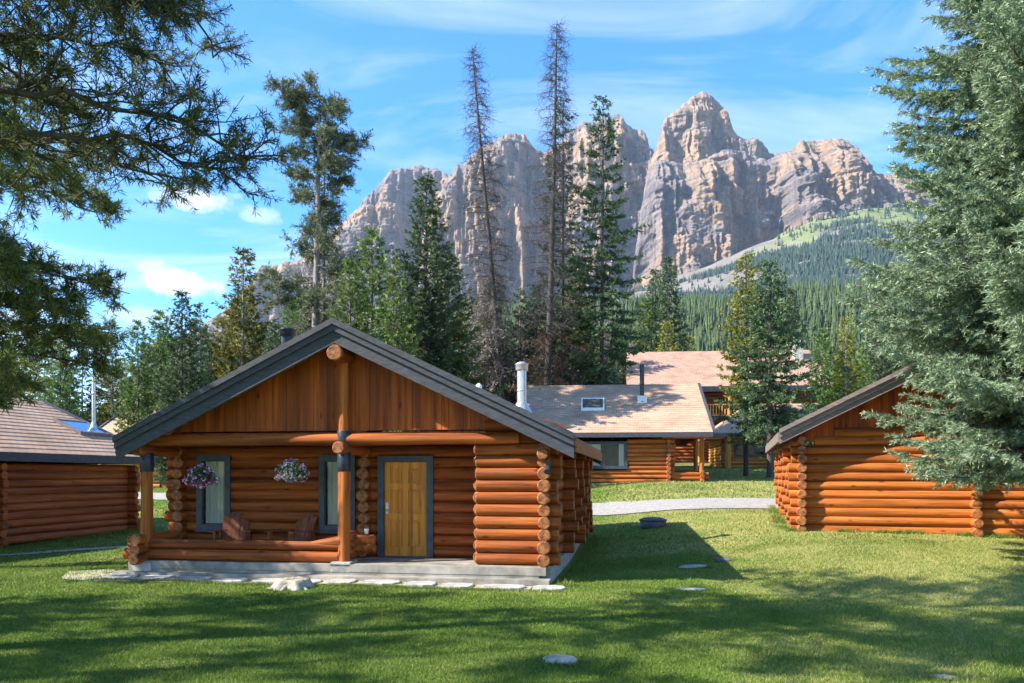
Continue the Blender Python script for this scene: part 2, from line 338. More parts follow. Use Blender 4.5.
def thing(name, label, cat, loc, rz=0, group=None):
    o = bpy.data.objects.new(name, None); COL.objects.link(o); o.location = loc; o.rotation_euler = (0, 0, rz); o.empty_display_size = .3
    return tag(o, label, cat, group)
def npmesh(name, V, Q, mat, parent=None, tint=None, smooth=False):
    """V (n,3) array; Q (m,k) index array"""
    me = bpy.data.meshes.new(name); k = Q.shape[1]
    me.vertices.add(len(V)); me.vertices.foreach_set('co', np.ascontiguousarray(V, np.float32).ravel())
    me.loops.add(Q.size); me.loops.foreach_set('vertex_index', np.ascontiguousarray(Q, np.int32).ravel())
    me.polygons.add(len(Q)); me.polygons.foreach_set('loop_start', np.arange(0, Q.size, k, dtype=np.int32))
    me.polygons.foreach_set('loop_total', np.full(len(Q), k, np.int32))
    if smooth: me.polygons.foreach_set('use_smooth', np.ones(len(Q), bool))
    if tint is not None:
        a = me.attributes.new('tint', 'FLOAT', 'POINT'); a.data.foreach_set('value', np.ascontiguousarray(tint, np.float32))
    for x in (mat if isinstance(mat, (list, tuple)) else [mat]): me.materials.append(MATS[x])
    me.update(calc_edges=True); me.validate()
    o = bpy.data.objects.new(name, me); COL.objects.link(o); o.parent = parent; return o
def copy_tree(o, parent=None):
    c = o.copy(); COL.objects.link(c); c.parent = parent
    for ch in list(o.children): copy_tree(ch, c)
    return c

# ------------------------------------------------------------------ ground, road, path
def axis(lo, hi, fine0, fine1, step, gr=1.16):
    a = list(np.arange(fine0, fine1+1e-6, step)); s = step; x = fine1
    while x < hi: s *= gr; x += s; a.append(x)
    s = step; x = fine0
    while x > lo: s *= gr; x -= s; a.insert(0, x)
    return np.array(a)
ax = axis(-4200, 4200, -18, 16, .4); ay = axis(-1500, 1500, 5, 48, .4, 1.10)
GX, GY = np.meshgrid(ax, ay); GZ = gz(GX, GY)
def grid(GX, GY, GZ):
    V = np.stack([GX, GY, GZ], -1).reshape(-1, 3); h, w = GX.shape
    i = np.arange(h*w).reshape(h, w)
    return V, np.stack([i[:-1, :-1], i[:-1, 1:], i[1:, 1:], i[1:, :-1]], -1).reshape(-1, 4)
V, Q = grid(GX, GY, GZ); tag(npmesh('ground', V, Q, 'lawn', smooth=True), kind='structure')
def strip(name, pts, widths, mat, lift, n=120, m=10, seed=0):
    pts = np.array(pts, float); tt = np.linspace(0, len(pts)-1, n); k = np.arange(len(pts))
    # Catmull-like smooth by cubic-ish interpolation
    from numpy import interp
    X = interp(tt, k, pts[:, 0]); Y = interp(tt, k, pts[:, 1]); W = interp(tt, k, widths)
    ker = np.ones(9)/9
    def sm(a):
        p = np.r_[[a[0]]*4, a, [a[-1]]*4]; return np.convolve(p, ker, 'valid')
    X = sm(sm(X)); Y = sm(sm(Y))
    dX = np.gradient(X); dY = np.gradient(Y); l = np.hypot(dX, dY); nx, ny = -dY/l, dX/l
    s = np.linspace(-1, 1, m)[None, :]; w = W[:, None]*(1+.22*(vnoise(tt[:, None]*6, np.sign(s)*3+5, seed)-.5))
    PX = X[:, None]+nx[:, None]*s*w; PY = Y[:, None]+ny[:, None]*s*w
    V, Q = grid(PX, PY, gz(PX, PY)+lift); return tag(npmesh(name, V, Q[:, ::-1], mat, smooth=True), kind='structure')
strip('road', [(26, 25), (16, 29.5), (10, 31.4), (4, 32.0), (-3, 34), (-10, 38), (-20, 41.5), (-45, 45)], [2.1, 2.1, 2.1, 2.1, 2.0, 1.9, 1.9, 1.9], 'gravel', .03, 200, 14)
strip('footpath', [(-20, 18.4), (-13.2, 20.7), (-11.2, 23.4), (-10.2, 27), (-9.6, 33)], [.28]*5, 'gravel', .02, 120, 6)
strip('bare_soil', [(-9.2, 17.6), (-8.6, 16.2), (-7.2, 15.75), (-4.5, 15.6), (-2, 15.2), (.6, 14.75)], [.45, .55, .36, .26, .26, .2], 'dry_soil', .012, 100, 10, 3)

# ------------------------------------------------------------------ mountain
def relief(name, D0, sky_pts, base_pts, seed, A=95, lean=.28, nx=420, nz=150, back=500, jag=4.5):
    sp = np.array(sky_pts, float); bp = np.array(base_pts, float)
    px = np.linspace(sp[0, 0], sp[-1, 0], nx); DS = D0+lean*.55*(HZ-sp[:, 1].min()-100)/F*D0; X = (px-512)/F*DS
    top = EYE+(HZ-np.interp(px, sp[:, 0], sp[:, 1]))/F*DS
    top = top+(ridged(X/110, X*0+3, 4, seed+7)-.55)*jag*5+(fbm(X/25, X*0, 4, seed)-.5)*jag*3.5
    bot = EYE+(HZ-np.interp(px, bp[:, 0], bp[:, 1]))/F*D0-60
    bot = np.minimum(bot, top-5)
    t = np.linspace(0, 1, nz)[:, None]
    Z = bot+(top-bot)*t; XX = np.broadcast_to(X, Z.shape)
    warp = (fbm(XX/260, Z/520, 3, seed+3)-.5)*90
    h = Z+XX*.035+(fbm(XX/700, XX*0, 2, seed+50)-.5)*50+(fbm(XX/45, Z/60, 3, seed+52)-.5)*10
    # bedding: sheer steps with narrow ledges between them
    P = 118.; ph = h/P; st1 = np.floor(ph); fr = ph-st1; stair = (st1+sstep(.80, 1., fr))*P
    P2 = 39.; ph2 = h/P2+.35*fbm(XX/300, XX*0, 2, seed+51); st2 = np.floor(ph2); fr2 = ph2-st2; stair2 = (st2+sstep(.74, 1., fr2))*P2
    Y = DS+lean*(.60*stair+.36*stair2+.04*h-top)
    rel = np.clip((Z-bot)/np.maximum(top-bot, 1), 0, 1)
    fl = ridged((XX+warp)/240, Z/1500, 2, seed+11)
    fl2 = ridged((XX+warp*.6)/75, Z/520+st1*.27, 3, seed+12)
    fl3 = ridged((XX+warp*.3)/34, Z/240+st2*.41, 3, seed+13); fl3 = .4*fl3+.6*sstep(.4, .7, fl3)
    fade = .30+.70*sstep(0, 170, top-Z)
    fl = .55*fl+.45*sstep(.42, .62, fl); fl2 = .4*fl2+.6*sstep(.45, .68, fl2); A = A*fade
    Y = Y-A*2.2*(fl-.5)-A*1.0*(fl2-.5)-A*.50*(fl3-.5)-A*.40*(fbm(XX/40, Z/14, 3, seed+14)-.5)-A*.16*(fbm(XX/11, Z/9, 3, seed+15)-.5)
    d = top-Z; Y = Y+22*np.exp(-d/16.)
    XX = XX+(fbm(XX/60, Z/60, 3, seed+21)-.5)*8
    # back slope
    rows = []
    for k in range(1, 7):
        f = k/6; rows.append((XX[-1], Y[-1]+back*f, Z[-1]*(1-f)+ -50*f))
    XX = np.vstack([XX]+[r[0] for r in rows]); Y = np.vstack([Y]+[r[1] for r in rows]); Z = np.vstack([Z]+[r[2] for r in rows])
    V, Q = grid(XX, Y, Z); return V, Q
masses = [
 (3900, [(150, 345), (200, 330), (240, 300), (262, 268), (290, 262), (310, 250), (335, 228), (352, 215), (372, 196), (380, 186), (392, 172), (406, 165), (420, 163), (436, 166), (447, 175), (456, 190), (475, 205)], [(150, 420), (300, 350), (400, 320), (475, 300)], 1, 70, 420),
 (3550, [(425, 235), (438, 198), (446, 182), (458, 166), (478, 153), (495, 141), (510, 134), (524, 132), (534, 146), (545, 151), (560, 141), (572, 129), (590, 121), (606, 117), (618, 113), (631, 127), (643, 131), (650, 147), (658, 152), (668, 165), (690, 190)], [(425, 330), (500, 320), (560, 310), (690, 290)], 2, 85, 520),
 (3350, [(640, 215), (648, 168), (655, 150), (662, 128), (668, 114), (676, 110), (684, 100), (695, 95), (704, 92), (713, 91), (720, 99), (727, 106), (733, 122), (740, 133), (750, 138), (757, 137), (767, 143), (775, 150), (790, 160), (820, 190)], [(640, 290), (820, 260)], 3, 62, 420),
 (3050, [(632, 300), (637, 240), (642, 205), (648, 172), (655, 163), (668, 160), (684, 163), (700, 160), (716, 154), (731, 151), (745, 149), (758, 152), (770, 156), (784, 152), (793, 148), (802, 140), (814, 136), (828, 139), (842, 143), (856, 148), (864, 158), (871, 170), (884, 174), (898, 176), (930, 186), (1000, 205), (1100, 232), (1250, 280)],
   [(628, 330), (690, 320), (720, 305), (750, 290), (790, 270), (830, 255), (880, 245), (940, 245), (1100, 290), (1250, 330)], 4, 75, 760)]
for D0, sp, bp, sd, A, n in masses:
    V, Q = relief('mountain', D0, sp, bp, sd*100, A*1.25, nx=int(n*1.4), nz=250)
    tag(npmesh('mountain', V, Q, 'rock', smooth=False), kind='structure')
# lower slopes: from the foot of the cliffs down to the valley
pxs = np.linspace(120, 1250, 420); base = np.interp(pxs, [120, 300, 420, 520, 600, 650, 700, 730, 760, 790, 820, 860, 900, 940, 1100, 1250], [420, 345, 318, 314, 302, 292, 276, 264, 247, 233, 223, 215, 211, 211, 255, 305])
Db = np.interp(pxs, [120, 420, 560, 640, 1250], [3600, 3350, 3050, 2820, 2820])
s = np.linspace(0, 1, 190)[:, None]
Dd = Db*(1-s)+1350*s
Xs = (pxs[None]-512)/F*Dd
zb = EYE+(HZ-base)/F*Db+5; zlow = 140
Zs = zb*(1-s)**1.02+zlow*(1-(1-s)**1.02)
rel = fbm(Xs/420, Dd/420, 4, 77)-.5; Zs = Zs+rel*120*sstep(0, .1, s)
# small cliff benches
Pb = 130.; hh = Zs+(fbm(Xs/500, Xs*0, 3, 71)-.5)*160; fr = hh/Pb-np.floor(hh/Pb); bench = sstep(.0, .22, fr)*(1-fr)
Zs = Zs+bench*28*(1-sstep(.35, .6, s))*(1-sstep(740, 800, pxs)[None]*.75)
pxb = np.broadcast_to(pxs[None], Zs.shape)
pat = fbm(Xs/130, Dd/130+Zs/90, 4, 40); pat2 = fbm(Xs/340, Zs/70, 3, 43)
forest = sstep(.10, .24, s+(pat-.5)*.42+ (pxb-770)/3000)
forest = forest*(1-.9*(pat2 > .60)*(1-sstep(.42, .62, s)))*(1-.8*(bench > .72)*(1-sstep(.3, .5, s)))
meadow = (1-forest)*sstep(745, 800, pxb+(pat-.5)*160)*(1-sstep(.18, .33, s+(pat-.5)*.2))
zone = np.where(forest > .5, .15, np.where(meadow > .4, .92, .5))
V, Q = grid(Xs, Dd, Zs)
tag(npmesh('mountain_slope', V, Q[:, ::-1], 'apron', tint=zone.ravel(), smooth=True), kind='structure')

# conifers as geometry for the far woods
rng = np.random.default_rng(4)
def cones(P, H, Rr, tiers, seg, rng, name, mat, tintscale=1.0):
    n = len(P); Vs = []; Ts = []; Qs = []; off = 0
    base_t = rng.random(n)*.75
    for k in range(tiers):
        z0 = .08+.80*k/tiers; z1 = min(1, z0+1.35/tiers*.9+.06) if k < tiers-1 else 1.0
        r = (1-k/tiers)**.85
        ring = []
        ph = rng.random(n)*6.28
        for i in range(seg):
            a = ph+2*math.pi*i/seg; rr = Rr*r*(.72+.5*rng.random(n)); zz_ = z0-.03*rng.random(n)
            ring.append(np.stack([P[:, 0]+np.cos(a)*rr, P[:, 1]+np.sin(a)*rr, P[:, 2]+H*zz_], -1))
        tip = np.stack([P[:, 0], P[:, 1], P[:, 2]+H*z1], -1)
        blk = np.stack(ring+[tip], 1)                     # n, seg+1, 3
        Vs.append(blk.reshape(-1, 3)); idx = off+np.arange(n)[:, None]*(seg+1)
        for i in range(seg): Qs.append(np.concatenate([idx+i, idx+(i+1) % seg, idx+seg], 1))
        Ts.append(np.concatenate([np.repeat(base_t[:, None], seg, 1), base_t[:, None]+.25], 1).ravel()); off += n*(seg+1)
    return tag(npmesh(name, np.vstack(Vs), np.vstack(Qs), mat, tint=np.concatenate(Ts)), kind='stuff')
# far slope
n = 90000; ii = rng.integers(0, Zs.shape[0]-1, n); jj = rng.integers(0, Zs.shape[1]-1, n)
w = forest[ii, jj]; keep = (rng.random(n) < w) & (pxs[jj] > 330) & (pxs[jj] < 990); ii = ii[keep]; jj = jj[keep]
fu = rng.random(len(ii)); fv = rng.random(len(ii))
def bil(A): return (A[ii, jj]*(1-fu)+A[ii, jj+1]*fu)*(1-fv)+(A[ii+1, jj]*(1-fu)+A[ii+1, jj+1]*fu)*fv
P = np.stack([bil(Xs), bil(Dd), bil(Zs)-1.5], -1); H = rng.uniform(12, 26, len(P))
tag(cones(P, H, H*.19, 1, 4, rng, 'mountain_forest', 'far_green'), 'dark conifer wood covering the foot of the rocky mountain', 'forest')
# valley hill
n = 21000; y = 230+(1150-230)*rng.random(n)**.75; x = y*rng.uniform(-.6, .62, n); 
cl = fbm(x/60, y/60, 3, 61); kp = rng.random(n) < sstep(.28, .5, cl)+.25; x = x[kp]; y = y[kp]; n = len(x); H = rng.uniform(8, 21, n)*(.7+.6*cl[kp])
P = np.stack([x, y, gz(x, y)-.5], -1)
tag(cones(P, H, H*.15, 4, 6, rng, 'hill_forest', 'hill_green'), 'green conifer forest on the low hill in front of the mountain', 'forest')

# ------------------------------------------------------------------ trees
def nrm(a): return a/np.maximum(np.linalg.norm(a, axis=-1, keepdims=True), 1e-9)
def blades(P, Dr, L, W, tint, rng):
    """rhombic needle sprays; P,Dr (n,3); L,W (n,)"""
    n = len(P); Dr = nrm(Dr); r = nrm(np.cross(Dr, nrm(rng.normal(size=(n, 3)))))
    mid = P+Dr*(L*.45)[:, None]
    V = np.stack([P, mid+r*W[:, None], P+Dr*L[:, None], mid-r*W[:, None]], 1).reshape(-1, 3)
    return V, np.arange(4*n).reshape(n, 4), np.repeat(tint, 4)
def tubes(P0, P1, r0, r1, seg=5):
    n = len(P0); d = nrm(P1-P0); a = np.where(np.abs(d[:, 2:3]) < .9, np.array([[0, 0, 1.]]), np.array([[1., 0, 0]]))
    u = nrm(np.cross(d, a)); w = np.cross(d, u); vs = []
    for e, r in ((P0, r0), (P1, r1)):
        for i in range(seg):
            an = 2*math.pi*i/seg; vs.append(e+u*(math.cos(an)*r)[:, None]+w*(math.sin(an)*r)[:, None])
    V = np.stack(vs, 1).reshape(-1, 3); b = np.arange(n)[:, None]*2*seg
    Q = np.concatenate([np.concatenate([b+i, b+(i+1) % seg, b+seg+(i+1) % seg, b+seg+i], 1) for i in range(seg)], 0)
    return V, Q
class TB:   # tree builder: trunk tubes, foliage
    def __init__(s): s.bv = []; s.bq = []; s.bo = 0; s.fv = []; s.fq = []; s.ft = []; s.fo = 0
    def wood(s, P0, P1, r0, r1, seg=5):
        P0, P1 = np.atleast_2d(P0), np.atleast_2d(P1); r0 = np.broadcast_to(r0, len(P0)); r1 = np.broadcast_to(r1, len(P0))
        V, Q = tubes(P0, P1, r0, r1, seg); s.bv.append(V); s.bq.append(Q+s.bo); s.bo += len(V)
    def leaf(s, P, D, L, W, T, rng):
        V, Q, T = blades(P, D, L, W, T, rng); s.fv.append(V); s.fq.append(Q+s.fo); s.ft.append(T); s.fo += len(V)
    def done(s, root, bark, mat):
        b = npmesh('trunk', np.vstack(s.bv), np.vstack(s.bq), bark, root, smooth=True)
        if s.fv: npmesh('crown', np.vstack(s.fv), np.vstack(s.fq), mat, root, tint=np.concatenate(s.ft))
        return root
def trunk_line(tb, H, r, rng, lean=(0, 0), bend=.0, seg=10, n=16, z0=-.4):
    z = np.linspace(z0, H, n+1); t = np.clip(z/H, 0, 1)
    x = lean[0]*t+bend*H*np.sin(t*3.1+rng.random()*2)*t*.5; y = lean[1]*t+bend*H*np.sin(t*2.3+rng.random()*2)*t*.5
    C = np.stack([x, y, z], -1); rr = r*(1-t)**.8*1.0+.012; rr[0] *= 1.35
    tb.wood(C[:-1], C[1:], rr[:-1], rr[1:], seg)
    return lambda h: np.stack([np.interp(h, z, x), np.interp(h, z, y), h], -1)
def spruce(root, H, Rb, zb, seed, nb=150, droop=.35, bl=.30, bw=.045, dens=1.0, bark='bark', mat='spruce_green', gap=0., prof=.85, trunk=.17, up=.25, zmax=None, lean=(0, 0), twigs=1.0, irr=.3, dead=0):
    rng = np.random.default_rng(seed); tb = TB(); line = trunk_line(tb, H, trunk, rng, lean)
    zs = zb+(H-zb)*(np.linspace(0, 1, nb)**1.0)+rng.normal(size=nb)*(H-zb)/nb; zs = np.clip(zs, zb, H*.995)
    gold = rng.random()*6
    for k, z in enumerate(zs):
        if zmax and z > zmax and rng.random() < .6: continue
        t = (z-zb)/(H-zb)
        if rng.random() < gap*(1-t*.3): continue
        az = gold+k*2.4+rng.normal()*.3
        lump = 1+irr*(float(vnoise(np.array([z*1.3/ max(H/16, .5)]), np.array([az*1.1]), seed))-.5)*2
        Lb = (Rb*(1-t)**prof*(1-.35*max(0, .12-t)/.12)+.12*Rb*.4)*rng.uniform(.72, 1.1)*lump
        Lb = max(Lb, .18)
        m = max(3, int(Lb/.25)); s = np.linspace(0, 1, m+1)
        el = up+t*.55
        hz = Lb*s; vz = Lb*(np.sin(el)*s - droop*(1-t*.7)*s**1.3 + .22*s**3)
        c0 = line(z); B = np.stack([c0[0]+np.cos(az)*hz, c0[1]+np.sin(az)*hz, c0[2]+vz], -1)
        rb = .012+.010*Lb
        tb.wood(B[:-1], B[1:], rb*(1-s[:-1]*.8), rb*(1-s[1:]*.8), 4)
        if rng.random() < dead: continue
        # laterals
        nt_ = max(3, int(Lb*9*twigs)); ts = rng.uniform(.12, 1, nt_)**.8; side = rng.choice([-1, 1], nt_)
        P = np.stack([np.interp(ts, s, B[:, i]) for i in range(3)], -1)
        out_ = np.array([math.cos(az), math.sin(az), 0]); lat = np.array([-math.sin(az), math.cos(az), 0])
        Lt = (.16+.34*Lb*(1.05-ts))*rng.uniform(.5, 1.1, nt_); Lt = np.minimum(Lt, 1.1)
        Td = nrm(out_*rng.uniform(.5, 1, nt_)[:, None]+lat*(side*rng.uniform(.35, 1.1, nt_))[:, None]+np.array([0, 0, 1])*rng.uniform(-.42, .12, nt_)[:, None])
        P = np.vstack([P, B[-1:]]); Lt = np.append(Lt, .25); Td = np.vstack([Td, nrm(np.array([[out_[0], out_[1], .1]]))])
        # sprays along each lateral
        ns = np.maximum(2, (Lt/(bl*.42)*dens).astype(int)+1); idx = np.repeat(np.arange(len(P)), ns)
        u = rng.random(len(idx)); PP = P[idx]+Td[idx]*(Lt[idx]*u)[:, None]; PP[:, 2] -= .18*(Lt[idx]*u)**2
        reps = 3; idx = np.repeat(idx, reps); PP = np.repeat(PP, reps, 0); u = np.repeat(u, reps)
        DD = nrm(Td[idx]+rng.normal(size=(len(idx), 3))*.55)
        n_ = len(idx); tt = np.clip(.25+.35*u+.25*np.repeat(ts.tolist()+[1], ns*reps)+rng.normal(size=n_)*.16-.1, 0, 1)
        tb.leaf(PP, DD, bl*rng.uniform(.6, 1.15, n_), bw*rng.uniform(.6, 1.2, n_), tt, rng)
    # leader
    n_ = 30; P = line(np.linspace(H*.95, H, n_)); tb.leaf(P, rng.normal(size=(n_, 3))*.5+np.array([0, 0, .7]), np.full(n_, bl*.9), np.full(n_, bw), rng.random(n_)*.6+.2, rng)
    return tb.done(root, bark, mat)
def dead_tree(root, H, Rb, zb, seed, nb=170, lean=(0, 0), trunk=.2, bark='dark_bark', needle=None, nfrac=.12, zneedle=None):
    rng = np.random.default_rng(seed); tb = TB(); line = trunk_line(tb, H, trunk, rng, lean, .006)
    for k in range(nb):
        t = (k/nb); z = zb+(H-zb)*t*.995; az = k*2.4+rng.normal()*.5
        Lb = Rb*((1-t)**.5*.9+.12)*rng.uniform(.45, 1.15); m = 6; s = np.linspace(0, 1, m+1)
        dr = rng.uniform(.15, .65)
        wob = np.cumsum(rng.normal(size=m+1)*.05)*Lb
        c0 = line(z); B = np.stack([c0[0]+np.cos(az)*Lb*s-np.sin(az)*wob, c0[1]+np.sin(az)*Lb*s+np.cos(az)*wob, c0[2]+Lb*(.25*s-dr*s**1.6)], -1)
        tb.wood(B[:-1], B[1:], .026*(1-s[:-1]*.75), .026*(1-s[1:]*.75), 4)
        nt_ = int(10+Lb*10); ts = rng.uniform(.2, 1, nt_); P = np.stack([np.interp(ts, s, B[:, i]) for i in range(3)], -1)
        D = nrm(np.array([math.cos(az), math.sin(az), 0])*.6+rng.normal(size=(nt_, 3))*.65+np.array([0, 0, -.35])); Lt = rng.uniform(.15, .55, nt_)
        P1 = P+D*Lt[:, None]; tb.wood(P, P1, .010, .005, 3)
        P2 = P1+(nrm(D+rng.normal(size=(nt_, 3))*.6)*(Lt*.7)[:, None]); tb.wood(P1, P2, .007, .004, 3)
        if needle:
            zz_ = (zneedle is None) or (z < zneedle and rng.random() < .8)
            if zz_ or rng.random() < nfrac:
                n_ = int(60*Lb)+10; ii = rng.integers(0, nt_, n_); u = rng.random(n_)[:, None]; PP = P[ii]*(1-u)+P2[ii]*u
                tb.leaf(PP, rng.normal(size=(n_, 3))+np.array([0, 0, -.4]), rng.uniform(.10, .28, n_), rng.uniform(.015, .035, n_), rng.random(n_), rng)
    return tb.done(root, bark, needle)
def pine(root, H, seed, limbs, tuft=.13, per=16, trunk=.2, lean=(0, 0), bark='bark', mat='pine_green', bend=.01, bw=.008, tdens=1.0, zmin=0, twig=.6, sec=5.5, n2=4):
    """limbs: list of (z, azimuth, length, rise)"""
    rng = np.random.default_rng(seed); tb = TB(); line = trunk_line(tb, H, trunk, rng, lean, bend)
    for (z, az, Lb, rise) in limbs:
        m = max(5, int(Lb/.35)); s = np.linspace(0, 1, m+1); wa = np.cumsum(rng.normal(size=m+1))*.07; wz = np.cumsum(rng.normal(size=m+1))*.05*Lb*.4
        c0 = line(z); B = np.stack([c0[0]+np.cos(az+wa)*Lb*s, c0[1]+np.sin(az+wa)*Lb*s, c0[2]+Lb*(rise*s-.28*s**2)+wz], -1)
        rb = .014+.009*Lb; tb.wood(B[:-1], B[1:], rb*(1-s[:-1]*.8), rb*(1-s[1:]*.8), 6)
        n1 = max(4, int(Lb*sec)); ts = rng.uniform(.25, 1, n1); P = np.stack([np.interp(ts, s, B[:, i]) for i in range(3)], -1)
        out_ = np.array([math.cos(az), math.sin(az), 0])
        D = nrm(out_*.7+rng.normal(size=(n1, 3))*np.array([.7, .7, .45])+np.array([0, 0, .05])); L1 = (.35+.28*Lb*(1.1-ts))*rng.uniform(.5, 1.1, n1)
        # secondary shoots as 3-piece curves
        C = [P]
        for q in range(3): D = nrm(D+rng.normal(size=D.shape)*.25+np.array([0, 0, -.05 if q < 2 else .2])); C.append(C[-1]+D*(L1/3)[:, None])
        for q in range(3): tb.wood(C[q], C[q+1], .016-.004*q, .012-.004*q, 4)
        # tertiary twigs
        a = np.repeat(np.arange(n1), n2); u = rng.uniform(.25, 1, len(a))*3; iu = np.minimum(u.astype(int), 2); fu = (u-iu)[:, None]
        CC = np.stack(C, 0); P2 = CC[iu, a]*(1-fu)+CC[iu+1, a]*fu
        D2 = nrm(nrm(CC[3, a]-CC[0, a])*.7+rng.normal(size=(len(a), 3))*.6+np.array([0, 0, .1])); L2 = rng.uniform(.12, .42, len(a))*twig/.6
        E2 = P2+D2*L2[:, None]; tb.wood(P2, E2, .007, .004, 3)
        # tufts: needles round the last part of every twig
        tp = np.vstack([P2*.0+E2, CC[3], P2*.45+E2*.55]); td = np.vstack([D2, nrm(CC[3]-CC[2]), D2])
        keep = rng.random(len(tp)) < .85*tdens; tp = tp[keep]; td = td[keep]
        ii = np.repeat(np.arange(len(tp)), per); n_ = len(ii); back = rng.random(n_)*tuft*1.3
        tt = np.repeat(rng.random(len(tp))*.75, per)+rng.normal(size=n_)*.1+.08
        tb.leaf(tp[ii]-td[ii]*back[:, None], nrm(td[ii]*.75+nrm(rng.normal(size=(n_, 3)))*.95), tuft*rng.uniform(.7, 1.15, n_), np.full(n_, bw), np.clip(tt, 0, 1), rng)
    return tb.done(root, bark, mat)
def aspen(root, H, Rc, zb, seed, n=16000, leaf=.16, mat='fresh_green', bark='pale_bark', trunk=.15, clumps=70):
    rng = np.random.default_rng(seed); tb = TB(); line = trunk_line(tb, H*.93, trunk, rng, (0, 0), .02)
    cz = rng.uniform(0, 1, clumps)**.9; az = rng.random(clumps)*6.28; rr = Rc*np.sqrt(np.clip(1-(cz*1.9-.85)**2*.9, .05, 1))*rng.uniform(.25, 1, clumps)**.6
    C = np.stack([np.cos(az)*rr, np.sin(az)*rr, zb+(H-zb)*cz], -1)
    st = line(np.clip(C[:, 2]-rr*.8, .5, H*.9)); tb.wood(st, C, .035, .012, 5)
    sz = rng.uniform(.35, .85, clumps)*Rc*.42
    ii = rng.integers(0, clumps, n); d = nrm(rng.normal(size=(n, 3))); r = rng.random(n)**.45
    P = C[ii]+d*(sz[ii]*r)[:, None]*np.array([1.15, 1.15, .8])
    tb.leaf(P, rng.normal(size=(n, 3)), leaf*rng.uniform(.6, 1.2, n), leaf*.33*rng.uniform(.6, 1.2, n), np.clip(rng.normal(.45, .2, n)+(r-.6)*.3, 0, 1), rng)
    return tb.done(root, bark, mat)
def troot(name, label, px, D, group=None, x=None, y=None, rz=0, cat='tree'):
    X, Y = (at(px, D), D) if x is None else (x, y)
    return thing(name, label, cat, (X, Y, g(X, Y)), rz, group)
def htop(py, px, D): return EYE+(HZ-py)/F*D-g(at(px, D), D)

# big blue spruce at the right
r_ = troot('blue_spruce', 'huge blue green spruce at the right edge, overhanging the right cabin', 0, 0, x=11.6, y=16.6)
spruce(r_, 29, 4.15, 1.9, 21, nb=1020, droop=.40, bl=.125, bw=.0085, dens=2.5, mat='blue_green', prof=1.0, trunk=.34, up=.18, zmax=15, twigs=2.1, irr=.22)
# overhanging pine at the left
rnd = random.Random(5)
limbs = []
for k in range(34):
    z = 5.75+k*.26; limbs.append((z, rnd.uniform(-1.25, .9), rnd.uniform(2.9, 4.45+.03*k)*(1-max(0, k-24)*.03), rnd.uniform(.25, .52)))
for k in range(16): limbs.append((6.5+k*.45, rnd.uniform(1.2, 5.0), rnd.uniform(1.2, 2.6), rnd.uniform(.1, .4)))
r_ = troot('pine_tree', 'dark pine whose boughs hang into the top left corner of the sky', 0, 0, x=-7.4, y=9.3)
pine(r_, 15.5, 31, limbs, .11, 15, .24, bw=.0062, bark='dark_bark', tdens=1.0, sec=9.5, n2=5)
limbs = []
for k in range(46): limbs.append((3.4+k*.205, rnd.uniform(-1.9, 1.0), rnd.uniform(2.6, 4.4)*(1-max(0, k-28)*.03), rnd.uniform(.05, .42)))
for k in range(20): limbs.append((4+k*.4, rnd.uniform(1.2, 4.4), rnd.uniform(2.0, 3.6), rnd.uniform(.1, .4)))
r_ = troot('pine_tree', 'bushy green pine leaning in from the left edge above the shaded cabin', 0, 0, x=-12.9, y=17.7)
pine(r_, 13.0, 32, limbs, .18, 14, .2, bw=.011, bark='dark_bark', sec=6.5, n2=5, mat='pine_leafy')
# pines out of the frame on the left that shade the lawn
def shade_pine(x, y, H, seed, zb, label):
    r = random.Random(seed); lm = [(zb+(H-zb)*.93*(k/44), r.uniform(0, 6.28), r.uniform(1.8, 3.4)*(1-.55*k/44), r.uniform(.0, .4)) for k in range(0, 45, 2)]
    pine(troot('pine_tree', label, 0, 0, x=x, y=y), H, seed, lm, .22, 9, .2, bw=.016, twig=.75, tdens=1.0)
shade_pine(-13.5, 9.6, 10.0, 51, 2.2, 'medium pine on the lawn beyond the left edge of view')
shade_pine(-15.0, 5.6, 13.0, 52, 3.0, 'tall pine left of the camera, outside the view')
shade_pine(-18.5, 9.0, 14.0, 53, 3.5, 'tallest pine of the lawn, far left outside the view')
shade_pine(-11.0, 4.2, 13.5, 54, 4.0, 'pine near the camera position, left outside the view')

# tall two-topped pine behind the main cabin
D = 45; H = htop(82, 318, D); rnd = random.Random(8); limbs = []
for k in range(44): z = H*(.69+.285*k/44); limbs.append((z, rnd.uniform(0, 6.28), rnd.uniform(1.0, 2.3)*(1-.35*(k/44)**2), rnd.uniform(.2, .7)))
for k in range(12): z = H*(.80+.17*k/12); limbs.append((z, rnd.choice([0, 3.14])+rnd.uniform(-.7, .7), rnd.uniform(1.8, 2.7), rnd.uniform(.3, .8)))
for k in range(26): z = H*(.34+.36*k/26); limbs.append((z, rnd.uniform(0, 6.28), rnd.uniform(1.2, 3.3), rnd.uniform(-.1, .35)))
r_ = troot('lodgepole_pine', 'tall sparse pine with a bushy crown top standing behind the ridge of the front cabin', 312, D)
pine(r_, H, 41, limbs, .26, 10,   .30, (.5, 0), 'pale_bark', bw=.022, bend=.004, twig=.9, tdens=.9, mat='pine_sage')
D = 47; r_ = troot('dead_tree', 'thin grey half dead pine stem right behind the tall bushy pine', 322, D)
dead_tree(r_, htop(130, 322, D), 1.6, 5, 42, 110, (.2, 0), .17, 'pale_bark', 'pine_green', .1)
